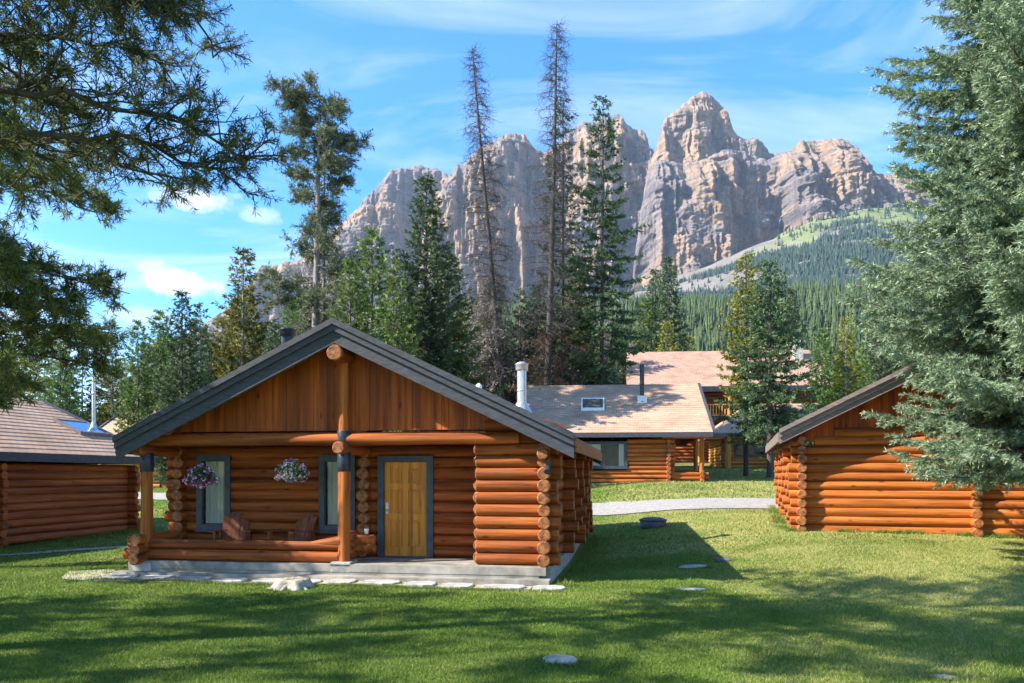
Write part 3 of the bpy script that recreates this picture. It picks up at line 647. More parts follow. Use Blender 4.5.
# the leaning snag, the bare spire and the ragged spruces
D = 53; r_ = troot('dead_spruce', 'bare dead spruce leaning left, its tip above the mountain', 508, D); hh_ = htop(45, 476, D)
dead_tree(r_, hh_, 2.0, 6, 43, 250, (-2.3, 0), .25, 'dark_bark', 'lichen_grey', .03, 7.5)
D = 52; r_ = troot('dead_spruce', 'tallest bare spruce spire, upright with twiggy top and some rusty needles', 545, D); hh_ = htop(20, 556, D)
dead_tree(r_, hh_, 2.5, 2.5, 44, 300, (.8, 0), .28, 'dark_bark', 'rusty_needles', .02, 9.5)
D = 55; r_ = troot('spruce_tree', 'narrow green spruce right behind the tallest bare spire', 563, D)
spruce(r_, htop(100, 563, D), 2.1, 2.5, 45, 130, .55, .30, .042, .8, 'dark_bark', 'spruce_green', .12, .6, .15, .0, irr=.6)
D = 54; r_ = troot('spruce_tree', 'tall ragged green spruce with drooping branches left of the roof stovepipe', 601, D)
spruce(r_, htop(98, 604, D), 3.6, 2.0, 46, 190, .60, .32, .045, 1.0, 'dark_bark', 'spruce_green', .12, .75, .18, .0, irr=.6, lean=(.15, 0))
D = 54; r_ = troot('dead_bush', 'low grey tangle of dead branches under the leaning snag', 488, D, cat='dead tree')
dead_tree(r_, htop(275, 488, D), 3.0, 1.0, 47, 210, (.2, 0), .12, 'pale_bark', 'lichen_grey', .8)
D = 44; r_ = troot('spruce_tree', 'dense dark green spruce pointing at the left mountain peak', 426, D)
spruce(r_, htop(178, 426, D), 3.1, 1.0, 48, 250, .35, .27, .04, 1.2, 'dark_bark', 'spruce_green', 0, .85, .18, .15)
D = 47; r_ = troot('spruce_tree', 'broad green spruce in front of the lodge, beside the right cabin', 770, D)
spruce(r_, htop(262, 768, D), 2.9, 2.3, 49, 200, .50, .25, .036, 1.2, 'dark_bark', 'spruce_green', .10, .8, .18, .05, irr=.45)
D = 49; r_ = troot('spruce_tree', 'slim yellowish spruce just left of the broad lodge spruce', 746, D)
spruce(r_, htop(256, 746, D), 1.6, 4.5, 60, 150, .45, .27, .04, 1.0, 'dark_bark', 'yellow_green', .12, .7, .15, .1, irr=.5)

# prototypes copied through the forest belt
protos = {}
def proto(key, fn): protos[key] = fn
def make(key, root, H):
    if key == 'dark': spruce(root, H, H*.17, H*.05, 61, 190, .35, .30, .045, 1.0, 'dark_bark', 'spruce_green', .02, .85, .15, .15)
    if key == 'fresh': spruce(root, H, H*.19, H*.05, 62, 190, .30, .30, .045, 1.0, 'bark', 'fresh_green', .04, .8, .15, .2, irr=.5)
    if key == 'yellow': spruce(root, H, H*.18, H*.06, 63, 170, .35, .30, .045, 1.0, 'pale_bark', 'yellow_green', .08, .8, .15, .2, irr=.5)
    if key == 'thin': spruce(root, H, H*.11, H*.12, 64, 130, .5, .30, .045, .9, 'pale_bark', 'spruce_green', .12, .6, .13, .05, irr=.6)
    if key == 'aspen': aspen(root, H, H*.22, H*.18, 65)
    if key == 'snag': dead_tree(root, H, 1.3, 1.5, 66, 150, (.2, 0), .13, 'pale_bark', 'lichen_grey', .3)
PH = {}
KN = {'dark': 'spruce_tree', 'fresh': 'spruce_tree', 'yellow': 'spruce_tree', 'thin': 'spruce_tree', 'aspen': 'aspen_tree', 'snag': 'dead_tree'}
KL = {'dark': 'dense dark green spruce in the forest belt behind the cabins', 'fresh': 'bright green conifer in the forest belt behind the cabins',
      'yellow': 'yellow tinged conifer in the forest belt behind the cabins', 'thin': 'thin ragged spruce in the forest belt behind the cabins',
      'aspen': 'leafy light green tree in the forest belt behind the cabins', 'snag': 'grey bare snag in the forest belt behind the cabins'}
KG = {k: v.split(' in the ')[0]+'s of the forest belt' for k, v in KL.items()}
def plant(key, px, D, top, label=None, seed=0):
    X = at(px, D); z = g(X, D); H = EYE+(HZ-top)/F*D-z
    rr = random.Random(seed*7+int(px))
    if key not in PH:
        H0 = 15.; root = thing(KN[key], '', 'tree', (0, 0, 0)); make(key, root, H0); PH[key] = [root, H0, False]
    root, H0, used = PH[key]
    o = root if not used else copy_tree(root)
    PH[key][2] = True
    s = H/H0; o.location = (X, D, z); w = s*rr.uniform(.9, 1.15); o.scale = (w, w, s); o.rotation_euler = (0, 0, rr.uniform(0, 6.28))
    o['label'] = label or KL[key]
    if label:
        if 'group' in o.keys(): del o['group']
    else: o['group'] = KG[key]
    return o
NAMED = [('fresh', 138, 48, 322, 'bright green conifer directly right of the left pine foliage'),
 ('yellow', 112, 52, 335, 'yellow green conifer behind the left cabin roof vent'),
 ('fresh', 160, 55, 312, 'light green conifer left of the dark spruce by the left pine'),
 ('yellow', 222, 56, 318, 'low yellow green conifer between the slim and the tall yellow spruce'),
 ('fresh', 60, 50, 330, 'bright green conifer behind the left cabin roof ridge'),
 ('fresh', 486, 57, 308, 'light green conifer behind the grey dead tangle'),
 ('fresh', 552, 60, 300, 'light green conifer behind the foot of the bare spire'),
 ('yellow', 243, 50, 250, 'tall yellow green spruce left of the front cabin chimney'),
 ('dark', 182, 46, 292, 'dark spruce between the left pine and the yellow green spruce'),
 ('thin', 200, 52, 305, 'slim spruce just left of the yellow green spruce'),
 ('dark', 655, 94, 270, 'left of the two pointed spruces above the lodge roof'),
 ('dark', 669, 90, 258, 'right of the two pointed spruces above the lodge roof'),
 ('fresh', 645, 92, 300, 'bright green spruce at the foot of the two pointed spruces'),
 ('yellow', 846, 50, 318, 'yellow green tree between the broad lodge spruce and the blue spruce'),
 ('fresh', 822, 56, 330, 'bright green tree left of the yellow one above the right cabin roof'),
 ('dark', 792, 96, 290, 'dark spruce right of the broad lodge spruce'),
 ('fresh', 372, 43, 232, 'light green bushy conifer between the tall pine and dark spruce'),
 ('fresh', 350, 41, 262, 'broad light green conifer right of the tall pine trunk'),
 ('fresh', 396, 40, 262, 'light green conifer directly left of the dense dark spruce'),
 ('dark', 275, 44, 325, 'short dark spruce behind the round chimney'),
 ('fresh', 300, 48, 300, 'light green conifer left of the tall pine trunk'),
 ('fresh', 448, 46, 255, 'light green conifer directly right of the dense dark spruce'),
 ('yellow', 462, 58, 300, 'yellow green conifer left of the leaning snag'),
 ('thin', 520, 56, 290, 'slim spruce between the leaning snag and the bare spire'),
 ('yellow', 575, 57, 262, 'yellow green conifer between the bare spire and ragged spruce'),
 ('fresh', 622, 90, 330, 'light green conifer right of the ragged spruce'),
 ('dark', 588, 60, 330, 'low dark spruce behind the middle cabin roof'),
 ('aspen', 530, 58, 320, 'leafy light green tree behind the silver flue')]
for i, a in enumerate(NAMED): plant(a[0], a[1], a[2], a[3], a[4], i)
rnd = random.Random(77)
for i in range(86):
    px = -40+i*12.2+rnd.uniform(-5, 5)
    if 690 < px < 860: D = rnd.uniform(92, 125); top = rnd.uniform(352, 372)
    elif px < 160: D = rnd.uniform(55, 85); top = rnd.uniform(335, 385)
    elif 620 < px: D = rnd.uniform(80, 105); top = rnd.uniform(315, 360)
    else: D = rnd.uniform(52, 88); top = rnd.uniform(285, 345)
    key = rnd.choices(['dark', 'fresh', 'yellow', 'thin', 'aspen', 'snag'], [4, 5, 3, 3, .5, 1])[0]
    plant(key, px, D, top, None, i)

# ------------------------------------------------------------------ log buildings
RG = random.Random(3)
def log_wall(mb, axis, fixed, a0, a1, z0, n, sp=.24, openings=(), ext=(.3, .3), off=0, rough=True, seg=14):
    """horizontal logs along axis ('x' or 'y'); the other coordinate is fixed"""
    for k in range(n):
        z = z0+sp*(k+.5)+off; r = sp*.535*RG.uniform(.95, 1.05)
        e0 = ext[0]*RG.uniform(.8, 1.15) if ext[0] else 0; e1 = ext[1]*RG.uniform(.8, 1.15) if ext[1] else 0
        segs = [(a0-e0, a1+e1)]
        for (o0, o1, oz0, oz1) in openings:
            if oz0-.02 < z < oz1+.02:
                ns = []
                for (s0, s1) in segs:
                    if o0 > s0 and o1 < s1: ns += [(s0, o0), (o1, s1)]
                    else: ns.append((s0, s1))
                segs = ns
        for (s0, s1) in segs:
            if s1-s0 < .03: continue
            j = RG.uniform(-.008, .008); rr = max(1, int((s1-s0)/1.2))
            p0, p1 = ((s0, fixed+j, z), (s1, fixed+j, z)) if axis == 'x' else ((fixed+j, s0, z), (fixed+j, s1, z))
            mb.tube(p0, p1, r, r*RG.uniform(.96, 1.02), seg, 0, 1, rr, .004, RG)
def gable_roof(parent, xc, hs, zeave, slope, y0, y1, mat, ridge='y', th=.14, fasc='fascia', front_both=True, deepf=.24):
    """ridge along local y (or x). Two slabs + ridge cap, rake boards and eave boards as children."""
    def P(a, b, z): return (a, b, z) if ridge == 'y' else (b, a, z)
    def hx(mb, pts, m=0):
        mb.hexa([P(*p) for p in pts], m)
    zr = zeave+hs*slope
    mb = MB()
    for s in (-1, 1):
        e = xc+s*hs
        hx(mb, [(xc, y0, zr-th), (e, y0, zeave-th), (e, y1, zeave-th), (xc, y1, zr-th), (xc, y0, zr), (e, y0, zeave), (e, y1, zeave), (xc, y1, zr)])
        # shingle courses: thin raised butt edges
        nc = int(hs/.28)
        for k in range(1, nc):
            f = k/nc; xa = xc+s*hs*f; za = zeave+(1-f)*hs*slope; xb = xa-s*.20; zb_ = za+.20*slope
            hx(mb, [(xb, y0, zb_-.01), (xa, y0, za-.01), (xa, y1, za-.01), (xb, y1, zb_-.01), (xb, y0, zb_+.004), (xa, y0, za+.018), (xa, y1, za+.018), (xb, y1, zb_+.004)])
        hx(mb, [(xc, y0, zr+.0), (xc+s*.16, y0, zr+.0-.16*slope), (xc+s*.16, y1, zr-.16*slope), (xc, y1, zr), (xc, y0, zr+.03), (xc+s*.16, y0, zr+.03-.16*slope), (xc+s*.16, y1, zr+.03-.16*slope), (xc, y1, zr+.03)])
    roof = mb.build('roof', mat, parent)
    ends = [(y0-.045, y0-.003, -1)]+([(y1+.003, y1+.045, 1)] if front_both else [])
    for (ya, yb, sg) in ends:
        mb = MB()
        for s in (-1, 1):
            e = xc+s*hs
            # lower broad board, upper narrow board standing proud, drip strip
            for (d0, d1, o0, o1) in ((.15, .15+deepf, 0, 0), (.03, .155, .06, .06), (-.085, .032, .11, .12)):
                a, b_ = (ya-o0, yb) if sg < 0 else (ya, yb+o0)
                hx(mb, [(xc, a, zr-d1), (e, a, zeave-d1), (e, b_, zeave-d1), (xc, b_, zr-d1), (xc, a, zr-d0), (e, a, zeave-d0), (e, b_, zeave-d0), (xc, b_, zr-d0)])
        mb.build('rake_board', fasc, roof)
    for s in (-1, 1):
        mb = MB(); e = xc+s*hs; a, b_ = sorted((e+s*.004, e+s*.044))
        hx(mb, [(a, y0, zeave-.27), (b_, y0, zeave-.27), (b_, y1, zeave-.27), (a, y1, zeave-.27), (a, y0, zeave-.01), (b_, y0, zeave-.01), (b_, y1, zeave-.01), (a, y1, zeave-.01)])
        mb.build('eave_board', 'end_grain' if (parent.name.startswith('log_cabin') and s > 0 and fasc == 'fascia' and ridge == 'y' and 'front' in parent.get('label', '')) else fasc, roof)
    return roof, zr
def gable_boards(mb, xc, hs, zbase, zeave, slope, y, th=.05, ridge='y', w=.15, x0=None, x1=None, under=.16):
    def P(a, b, z): return (a, b, z) if ridge == 'y' else (b, a, z)
    x = (xc-hs) if x0 is None else x0; xe = (xc+hs) if x1 is None else x1; k = 0
    while x < xe-1e-4:
        xb = min(x+w-.005, xe); h = lambda q: zeave+(hs-abs(q-xc))*slope-under
        za, zb_ = h(x), h(xb); d = .004*(k % 2)
        if za > zbase+.02 or zb_ > zbase+.02:
            za = max(za, zbase+.01); zb_ = max(zb_, zbase+.01)
            mb.hexa([P(x, y+d, zbase), P(xb, y+d, zbase), P(xb, y+th, zbase), P(x, y+th, zbase), P(x, y+d, za), P(xb, y+d, zb_), P(xb, y+th, zb_), P(x, y+th, za)])
        x += w; k += 1
    mb.hexa([P(xc-hs*.97, y+th+.002, zbase), P(xc+hs*.97, y+th+.002, zbase), P(xc+hs*.97, y+th+.03, zbase), P(xc-hs*.97, y+th+.03, zbase),
             P(xc-.01, y+th+.002, zeave+hs*slope-under-.03), P(xc+.01, y+th+.002, zeave+hs*slope-under-.03), P(xc+.01, y+th+.03, zeave+hs*slope-under-.03), P(xc-.01, y+th+.03, zeave+hs*slope-under-.03)])
def window(parent, axis, fixed, a0, a1, z0, z1, side=-1, trim=.13, curtain=None, mullions=1, blind=False, frame='grey_trim'):
    """window in a wall whose face looks towards side*normal"""
    def bx(mb, a, b, d0, d1, c, d, m=0):
        lo, hi = sorted((fixed+side*d0, fixed+side*d1))
        if axis == 'x': mb.box(a, b, lo, hi, c, d, m)
        else: mb.box(lo, hi, a, b, c, d, m)
    w = thing_child('window', parent)
    mb = MB()
    bx(mb, a0-trim, a0, .06, .165, z0-trim, z1+trim); bx(mb, a1, a1+trim, .06, .165, z0-trim, z1+trim)
    bx(mb, a0+.002, a1-.002, .06, .163, z1+.002, z1+trim); bx(mb, a0+.002, a1-.002, .06, .163, z0-trim, z0-.002)
    bx(mb, a0-trim-.03, a1+trim+.03, .05, .20, z0-trim-.045, z0-trim-.003)
    for k in range(1, mullions+1):
        c = a0+(a1-a0)*k/(mullions+1)
        if mullions: bx(mb, c-.022, c+.022, .075, .125, z0+.003, z1-.003)
    mb.build('frame', frame, w)
    mb = MB(); bx(mb, a0, a1, .088, .094, z0, z1); mb.build('pane', 'glass', w)
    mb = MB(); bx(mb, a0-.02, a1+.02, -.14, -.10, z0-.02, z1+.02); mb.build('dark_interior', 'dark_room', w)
    if curtain:
        mb = MB()
        for (c0, c1) in curtain:
            n = max(6, int((c1-c0)/.03)); vs = []
            for i in range(n+1):
                q = c0+(c1-c0)*i/n; d = .02+.018*math.sin(i*1.9)
                for zz_ in (z0+.01, z1-.01):
                    p = fixed+side*d; vs.append((q, p, zz_) if axis == 'x' else (p, q, zz_))
            mb.add(vs, [(2*i, 2*i+2, 2*i+3, 2*i+1) for i in range(n)], 0, True)
        mb.build('curtain', 'curtain', w)
    return w
def thing_child(name, parent):
    o = bpy.data.objects.new(name, None); COL.objects.link(o); o.parent = parent; o.empty_display_size = .2; return o
def flue(parent, x, y, z0, z1, r, mat='galvanised', cap=True, flash=True):
    mb = MB(); mb.tube((x, y, z0), (x, y, z1), r, seg=18)
    mb.lathe([(r*1.06, z1-.55*(z1-z0)), (r*1.12, z1-.53*(z1-z0)), (r*1.06, z1-.51*(z1-z0))], x, y, 18)
    if cap: mb.lathe([(r*1.25, z1-.16), (r*1.35, z1-.14), (r*1.35, z1-.02), (r*1.5, z1), (r*.5, z1+.06)], x, y, 18)
    if flash: mb.lathe([(r*2.4, z0-.05), (r*2.3, z0+.03), (r*1.2, z0+.28), (r*1.05, z0+.3)], x, y, 18)
    return mb.build('stovepipe', mat, parent)

# ---- front cabin
cab = thing('log_cabin', 'orange log cabin with dark gable roof and covered porch in front', 'cabin', (.71, 15.7, 0), -math.atan2(128, 800))
W = 8.5; XC = -4.12; BZ = .33; NL = 10; SPC = .24; WT = BZ+NL*SPC; HS = 4.68; RXC = -4.11; ZE = 2.80; SLP = .484; RY = 1.2; DEP = 9.2
mb = MB()   # foundation + porch slab
for (x0, x1, y0, y1) in ((-.12, .1, -.1, DEP), (-8.6, -8.35, RY, DEP), (-8.35, -.12, DEP-.15, DEP+.1)):
    mb.box(x0, x1, y0, y1, -.3, BZ-.005)
mb.build('foundation', 'stone', cab)
mb = MB(); mb.box(-8.75, -.0, -.42, RY+.1, .17, BZ-.01); mb.box(-8.9, .10, -.72, -.425, -.15, .12)
mb.box(-8.7, -.13, -.41, RY, -.2, .165); mb.build('porch_slab', 'concrete', cab)
LO = ['amber_log_x', 'end_grain']; LY = ['amber_log_y', 'end_grain']
mb = MB(); log_wall(mb, 'x', 0, -1.42, -.05, BZ, NL, openings=(), ext=(0, .28)); mb.build('front_wall', LO, cab)
win1 = (-7.95, -7.40, 1.0, 2.42); win2 = (-5.05, -4.48, 1.0, 2.40); door = (-3.70, -2.74, BZ+.0, BZ+2.05)
T = .12
op = [(w[0]-T, w[1]+T, w[2]-T, w[3]+T) for w in (win1, win2)]+[(door[0]-T, door[1]+T, BZ-.1, door[3]+T)]
mb = MB(); log_wall(mb, 'x', RY, -8.5, -1.42, BZ, NL, openings=op, ext=(.34, 0)); mb.build('porch_wall', LO, cab)
mb = MB(); log_wall(mb, 'y', 0-.05, 0, DEP, BZ, NL, ext=(.30, .3), off=-.12+.12); mb.build('side_wall', LY, cab)
mb = MB(); log_wall(mb, 'y', -8.45, RY, DEP, BZ, NL, ext=(.34, .3)); mb.build('side_wall', LY, cab)
mb = MB(); log_wall(mb, 'x', DEP, -8.5, 0, BZ, NL); mb.build('back_wall', LO, cab)
mb = MB(); log_wall(mb, 'y', -1.40, .13, RY, BZ, NL, ext=(0, 0)); mb.build('return_wall', LY, cab)
mb = MB(); log_wall(mb, 'y', XC, RY+.1, RY+2, BZ, NL, ext=(.42, 0)); mb.build('cross_wall', LY, cab)
for v in (2.6, 5.2, 7.6):
    mb = MB(); log_wall(mb, 'x', v, -1, .0, BZ, NL, ext=(0, .34), off=.0); mb.build('cross_wall', LO, cab)
mb = MB(); mb.box(-8.6, -.0, .12, DEP, WT+.20, WT+.25); mb.build('porch_ceiling', 'board', cab)
# purlin logs along the depth
for (x, z, r) in ((-8.5, 2.62, .12), (XC, 2.64, .125), (-.05, 2.50, .11)):
    mb = MB(); mb.tube((x, -.52, z), (x, DEP+.15 if x > -1 else RY+.5, z), r, seg=16, cap=1); mb.build('purlin', LY, cab)
mb = MB(); mb.tube((RXC, -.74, 4.50), (RXC, DEP+.15, 4.50), .165, seg=20, cap=1); mb.build('ridge_log', LY, cab)
mb = MB(); mb.tube((-8.75, -.2, 2.83), (XC-.03, -.2, 2.81), .12, .125, 16, 0, 1, 6, .008, RG); mb.build('porch_beam', LO, cab)
mb = MB(); mb.tube((XC+.03, -.2, 2.81), (-.55, -.2, 2.82), .125, .105, 16, 0, 1, 6, .008, RG); mb.build('porch_beam', LO, cab)
mb = MB(); mb.tube((-.75, -.03, 2.84), (.28, -.03, 2.84), .12, .12, 14, 0, 1); mb.tube((-1.25, -.03, 3.07), (-.3, -.03, 3.07), .115, .115, 14, 0, 1)
mb.build('gable_log', LO, cab)
mb = MB(); gable_boards(mb, RXC, HS, WT+.28, ZE, SLP, .0, x0=-8.6, x1=.1); mb.build('gable_boards', 'board', cab)
mb = MB(); mb.tube((XC, -.22, 2.93), (XC, -.22, 4.46), .10, .095, 14, 0, 0, 4, .006, RG); mb.build('king_post', 'log_z', cab)
mb = MB(); mb.lathe([(.125, 2.70), (.13, 2.71), (.13, 2.98), (.125, 2.99)], XC, -.22, 18); mb.build('post_band', 'black_steel', cab)
for (x, zb_) in ((-8.47, .62), (XC, .36)):
    p = thing_child('porch_post', cab)
    mb = MB(); mb.tube((x, -.2, zb_), (x, -.2, 2.52), .125, .12, 16, 0, 0, 5, .006, RG); mb.build('post_log', 'log_z', p)
    mb = MB(); mb.lathe([(.13, 2.17), (.137, 2.18), (.137, 2.55), (.13, 2.56)], x, -.2, 18); mb.build('post_sleeve', 'black_steel', p)
mb = MB(); mb.box(-8.72, -8.22, -.45, .05, -.1, .28); mb.build('post_footing', 'stone', cab)
mb = MB(); mb.box(XC-.2, XC+.2, -.42, .02, .166, .36); mb.build('post_footing', 'stone', cab)
# log rail of the porch with crossed ends
mb = MB()
mb.tube((-8.95, -.2, .44), (XC-.1, -.2, .44), .12, .115, 16, 0, 1, 5, .01, RG)
mb.tube((-8.85, -.2, .66), (XC-.08, -.2, .66), .095, .09, 16, 0, 1, 5, .01, RG)
mb.tube((-8.85, -.2, .745), (-8.0, -.2, .70), .115, .05, 14, 0, 1); mb.tube((XC-.75, -.2, .69), (XC-.05, -.2, .76), .05, .12, 14, 0, 1)
mb.build('porch_rail', LO, cab)
mb = MB()
for k, z in enumerate((.36, .55, .76)): mb.tube((-8.5, -.62+.04*k, z), (-8.5, RY, z), .115, .115, 14, 0, 1)
mb.build('porch_rail', LY, cab)
mb = MB()
for k in range(3): mb.tube((XC, -.02, .50+.17*k), (XC, .45, .50+.17*k), .11, .11, 14, 0, 1)
for k in range(2): mb.tube((XC+.05, .2, .60+.17*k), (XC+.5, .2, .60+.17*k), .10, .1, 14, 0, 1)
mb.build('crossed_log_ends', LY, cab)
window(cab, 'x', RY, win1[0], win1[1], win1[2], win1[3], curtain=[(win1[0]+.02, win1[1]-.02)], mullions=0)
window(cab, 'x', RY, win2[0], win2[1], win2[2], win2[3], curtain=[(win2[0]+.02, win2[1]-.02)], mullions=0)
# door
d = thing_child('door', cab); f0 = RY
mb = MB()
mb.box(door[0]-.14, door[0], f0-.165, f0+.1, BZ, door[3]+.13); mb.box(door[1], door[1]+.14, f0-.165, f0+.1, BZ, door[3]+.13); mb.box(door[0]+.002, door[1]-.002, f0-.163, f0+.1, door[3]+.002, door[3]+.13)
mb.build('door_frame', 'grey_trim', d)
mb = MB(); x0, x1 = door[0]+.005, door[1]-.005; zt = door[3]-.003; z0 = BZ+.01; yb = f0-.05
mb.box(x0, x1, yb, yb+.03, z0, zt)
mx_ = (x0+x1)/2
cols = ((x0+.13, mx_-.06), (mx_+.06, x1-.13)); rows = ((z0+.22, z0+.78), (z0+.93, z0+1.45), (z0+1.58, zt-.14))
xs = [x0, x0+.13, mx_-.06, mx_+.06, x1-.13, x1]
for (a, b_) in ((x0, x0+.13), (mx_-.06, mx_+.06), (x1-.13, x1)): mb.box(a, b_, yb-.060, yb-.001, z0, zt)
for (a, b_) in cols:
    for (c0, c1) in ((z0, z0+.22), (z0+.78, z0+.93), (z0+1.45, z0+1.58), (zt-.14, zt)): mb.box(a+.001, b_-.001, yb-.0595, yb-.0012, c0+.0005, c1)
    for (c0, c1) in rows: mb.hexa([(a+.02, yb-.0012, c0+.02), (b_-.02, yb-.0012, c0+.02), (b_-.02, yb-.001, c0+.02), (a+.02, yb-.001, c0+.02),
                                   (a+.02, yb-.0012, c1-.02), (b_-.02, yb-.0012, c1-.02), (b_-.02, yb-.001, c1-.02), (a+.02, yb-.001, c1-.02)])
    for (c0, c1) in rows: mb.box(a+.05, b_-.05, yb-.016, yb-.0015, c0+.05, c1-.05)
mb.build('door_leaf', 'door_wood', d)
mb = MB(); mb.box(x0+.03, x0+.09, yb-.072, yb-.061, z0+.92, z0+1.16); mb.tube((x0+.06, yb-.10, z0+1.0), (x0+.06, yb-.02, z0+1.0), .012, seg=8); mb.lathe([(.01, z0+.975), (.028, z0+.985), (.03, z0+1.0), (.028, z0+1.015), (.01, z0+1.025)], x0+.06, yb-.10, 12)
mb.tube((x0+.06, yb-.035, z0+1.12), (x0+.06, yb-.02, z0+1.12), .02, seg=10); mb.build('door_handle', 'galvanised', d)
mb = MB(); mb.box(door[0]-.1, door[1]+.1, f0-.24, f0-.17, BZ-.002, BZ+.03); mb.build('door_sill', 'grey_trim', d)
gable_roof(cab, RXC, HS, ZE, SLP, -.72, DEP+.2, 'shingle_y', 'y')
# chimneys: rise from the slopes
zs = lambda x: ZE+(HS-abs(x-RXC))*SLP
flue(cab, -6.9, 3.2, zs(-6.9), 5.72, .15, 'black_steel')
flue(cab, -1.2, 4.6, zs(-1.2), 4.93, .12, 'galvanised')
mb = MB(); mb.lathe([(.09, zs(-2.4)-.02), (.08, zs(-2.4)+.22), (.02, zs(-2.4)+.27)], -2.4, 5.0, 14); mb.build('roof_vent', 'white_plastic', cab)
mb = MB(); mb.box(.0, .09, -.40, -.33, 2.22, 2.36); mb.tube((.05, -.42, 2.25), (.05, -.50, 2.16), .05, .08, 12); mb.box(.03, .06, -.34, -.2, 2.3, 2.33); mb.build('outdoor_lamp', 'black_steel', cab)

# porch furniture
def on_cab(x, y, z=0):
    v = cab.rotation_euler.to_matrix() @ Vector((x, y, z)); return v+Vector(cab.location)
def chair(label, x, y, rz):
    t_ = thing('porch_chair', label, 'chair', on_cab(x, y, BZ-.01), cab.rotation_euler.z+rz, 'wooden chairs on the cabin porch')
    mb = MB()
    for k in range(5): y0 = -.32+k*.115; z = .36-.022*k; mb.box(-.27, .27, y0, y0+.10, z, z+.022)
    mb.build('seat', 'chair_wood', t_)
    mb = MB()
    for k in range(6):
        xa = -.27+k*.092; h = .98-.045*abs(k-2.5)
        mb.hexa([(xa, .22, .27), (xa+.082, .22, .27), (xa+.082, .245, .27), (xa, .245, .27), (xa-.01, .47, h), (xa+.085, .47, h), (xa+.085, .495, h), (xa-.01, .495, h)])
    mb.box(-.29, .29, .33, .36, .50, .56); mb.build('backrest', 'chair_wood', t_)
    for s in (-1, 1):
        mb = MB(); xa, xb = sorted((s*.30, s*.43)); mb.box(xa, xb, -.38, .34, .56, .585); mb.build('armrest', 'chair_wood', t_)
        mb = MB(); xa, xb = sorted((s*.29, s*.33)); mb.box(xa, xb, -.36, -.26, 0, .557); mb.build('leg', 'chair_wood', t_)
        mb = MB(); mb.hexa([(xa, .30, 0), (xb, .30, 0), (xb, .42, 0), (xa, .42, 0), (xa, .24, .557), (xb, .24, .557), (xb, .34, .557), (xa, .34, .557)]); mb.build('leg', 'chair_wood', t_)
        mb = MB(); mb.box(xa, xb, -.258, .24, .27, .36); mb.build('side_rail', 'chair_wood', t_)
    return t_
chair('left wooden porch chair, beside the tall curtained window', -6.98, .62, R(18))
chair('right wooden porch chair, below the pale flower basket', -5.62, .62, R(-22))
t_ = thing('side_table', 'small low wooden table between the two porch chairs', 'table', on_cab(-6.35, .35, BZ-.01), cab.rotation_euler.z)
mb = MB()
for k in range(5): mb.box(-.26+k*.106, -.26+k*.106+.096, -.22, .22, .37, .395)
mb.build('table_top', 'log_x', t_)
for sx_ in (-1, 1):
    for sy_ in (-1, 1): mb = MB(); xa, xb = sorted((sx_*.18, sx_*.24)); ya, yb2 = sorted((sy_*.15, sy_*.20)); mb.box(xa, xb, ya, yb2, 0, .369); mb.build('leg', 'log_z', t_)
mb = MB(); mb.box(-.178, .178, -.19, -.165, .27, .36); mb.box(-.178, .178, .165, .19, .27, .36); mb.build('apron_rail', 'log_x', t_)
def basket(label, x, y, z, petal, seed, ztop):
    rng = np.random.default_rng(seed)
    t_ = thing('flower_basket', label, 'hanging basket', on_cab(x, y, z), 0)
    mb = MB(); mb.lathe([(.06, -.20), (.13, -.16), (.17, -.06), (.185, .0), (.17, .01), (.15, -.02)], 0, 0, 18); mb.build('pot', 'soil_pot', t_)
    mb = MB()
    for k in range(4): a = k*1.57+.4; mb.tube((math.cos(a)*.18, math.sin(a)*.18, 0), (0, 0, ztop-z-.12), .004, seg=5)
    mb.tube((0, 0, ztop-z-.12), (0, 0, ztop-z), .006, seg=5); mb.build('hanger', 'black_steel', t_)
    n = 1500; d_ = nrm(rng.normal(size=(n, 3))); P = d_*(rng.random(n)**.5)[:, None]*np.array([.31, .31, .21])+np.array([0, 0, -.0]); P[:, 2] -= .06*(np.hypot(P[:, 0], P[:, 1])/.3)**2
    V, Q, T = blades(P, rng.normal(size=(n, 3)), rng.uniform(.03, .07, n), rng.uniform(.010, .02, n), rng.random(n), rng); npmesh('leaves', V, Q, 'leaf', t_, tint=T)
    m_ = 190; d_ = nrm(rng.normal(size=(m_, 3))); C = d_*np.array([.34, .34, .23])*rng.uniform(.75, 1.08, m_)[:, None]; C[:, 2] -= .07*(np.hypot(C[:, 0], C[:, 1])/.3)**2
    pet = 6; ii = np.repeat(np.arange(m_), pet); D_ = nrm(np.cross(d_[ii], nrm(rng.normal(size=(len(ii), 3)))))+d_[ii]*.4
    tone = rng.random(m_)
    V, Q, T = blades(C[ii], D_, rng.uniform(.025, .045, len(ii)), rng.uniform(.012, .018, len(ii)), np.clip(tone[ii]+.03, 0, 1), rng); npmesh('flowers', V, Q, petal, t_, tint=T)
basket('hanging basket of dark purple and white flowers near the left porch post', -7.30, -.1, 2.08, 'petal_purple', 5, 2.72)
basket('hanging basket of pale pink and lilac flowers left of the centre post', -5.28, -.1, 2.20, 'petal_pale', 6, 2.72)
p_ = on_cab(XC+.33, .2, .885)
mb = MB(); mb.lathe([(.035, 0), (.05, .10), (.052, .105), (.044, .10), (.03, .01)], 0, 0, 14); o = mb.build('paper_cup', 'white_plastic', None); o.location = p_; tag(o, 'small white cup standing on the crossed log ends beside the centre post', 'cup')

LO = ['log_x', 'end_grain']; LY = ['log_y', 'end_grain']
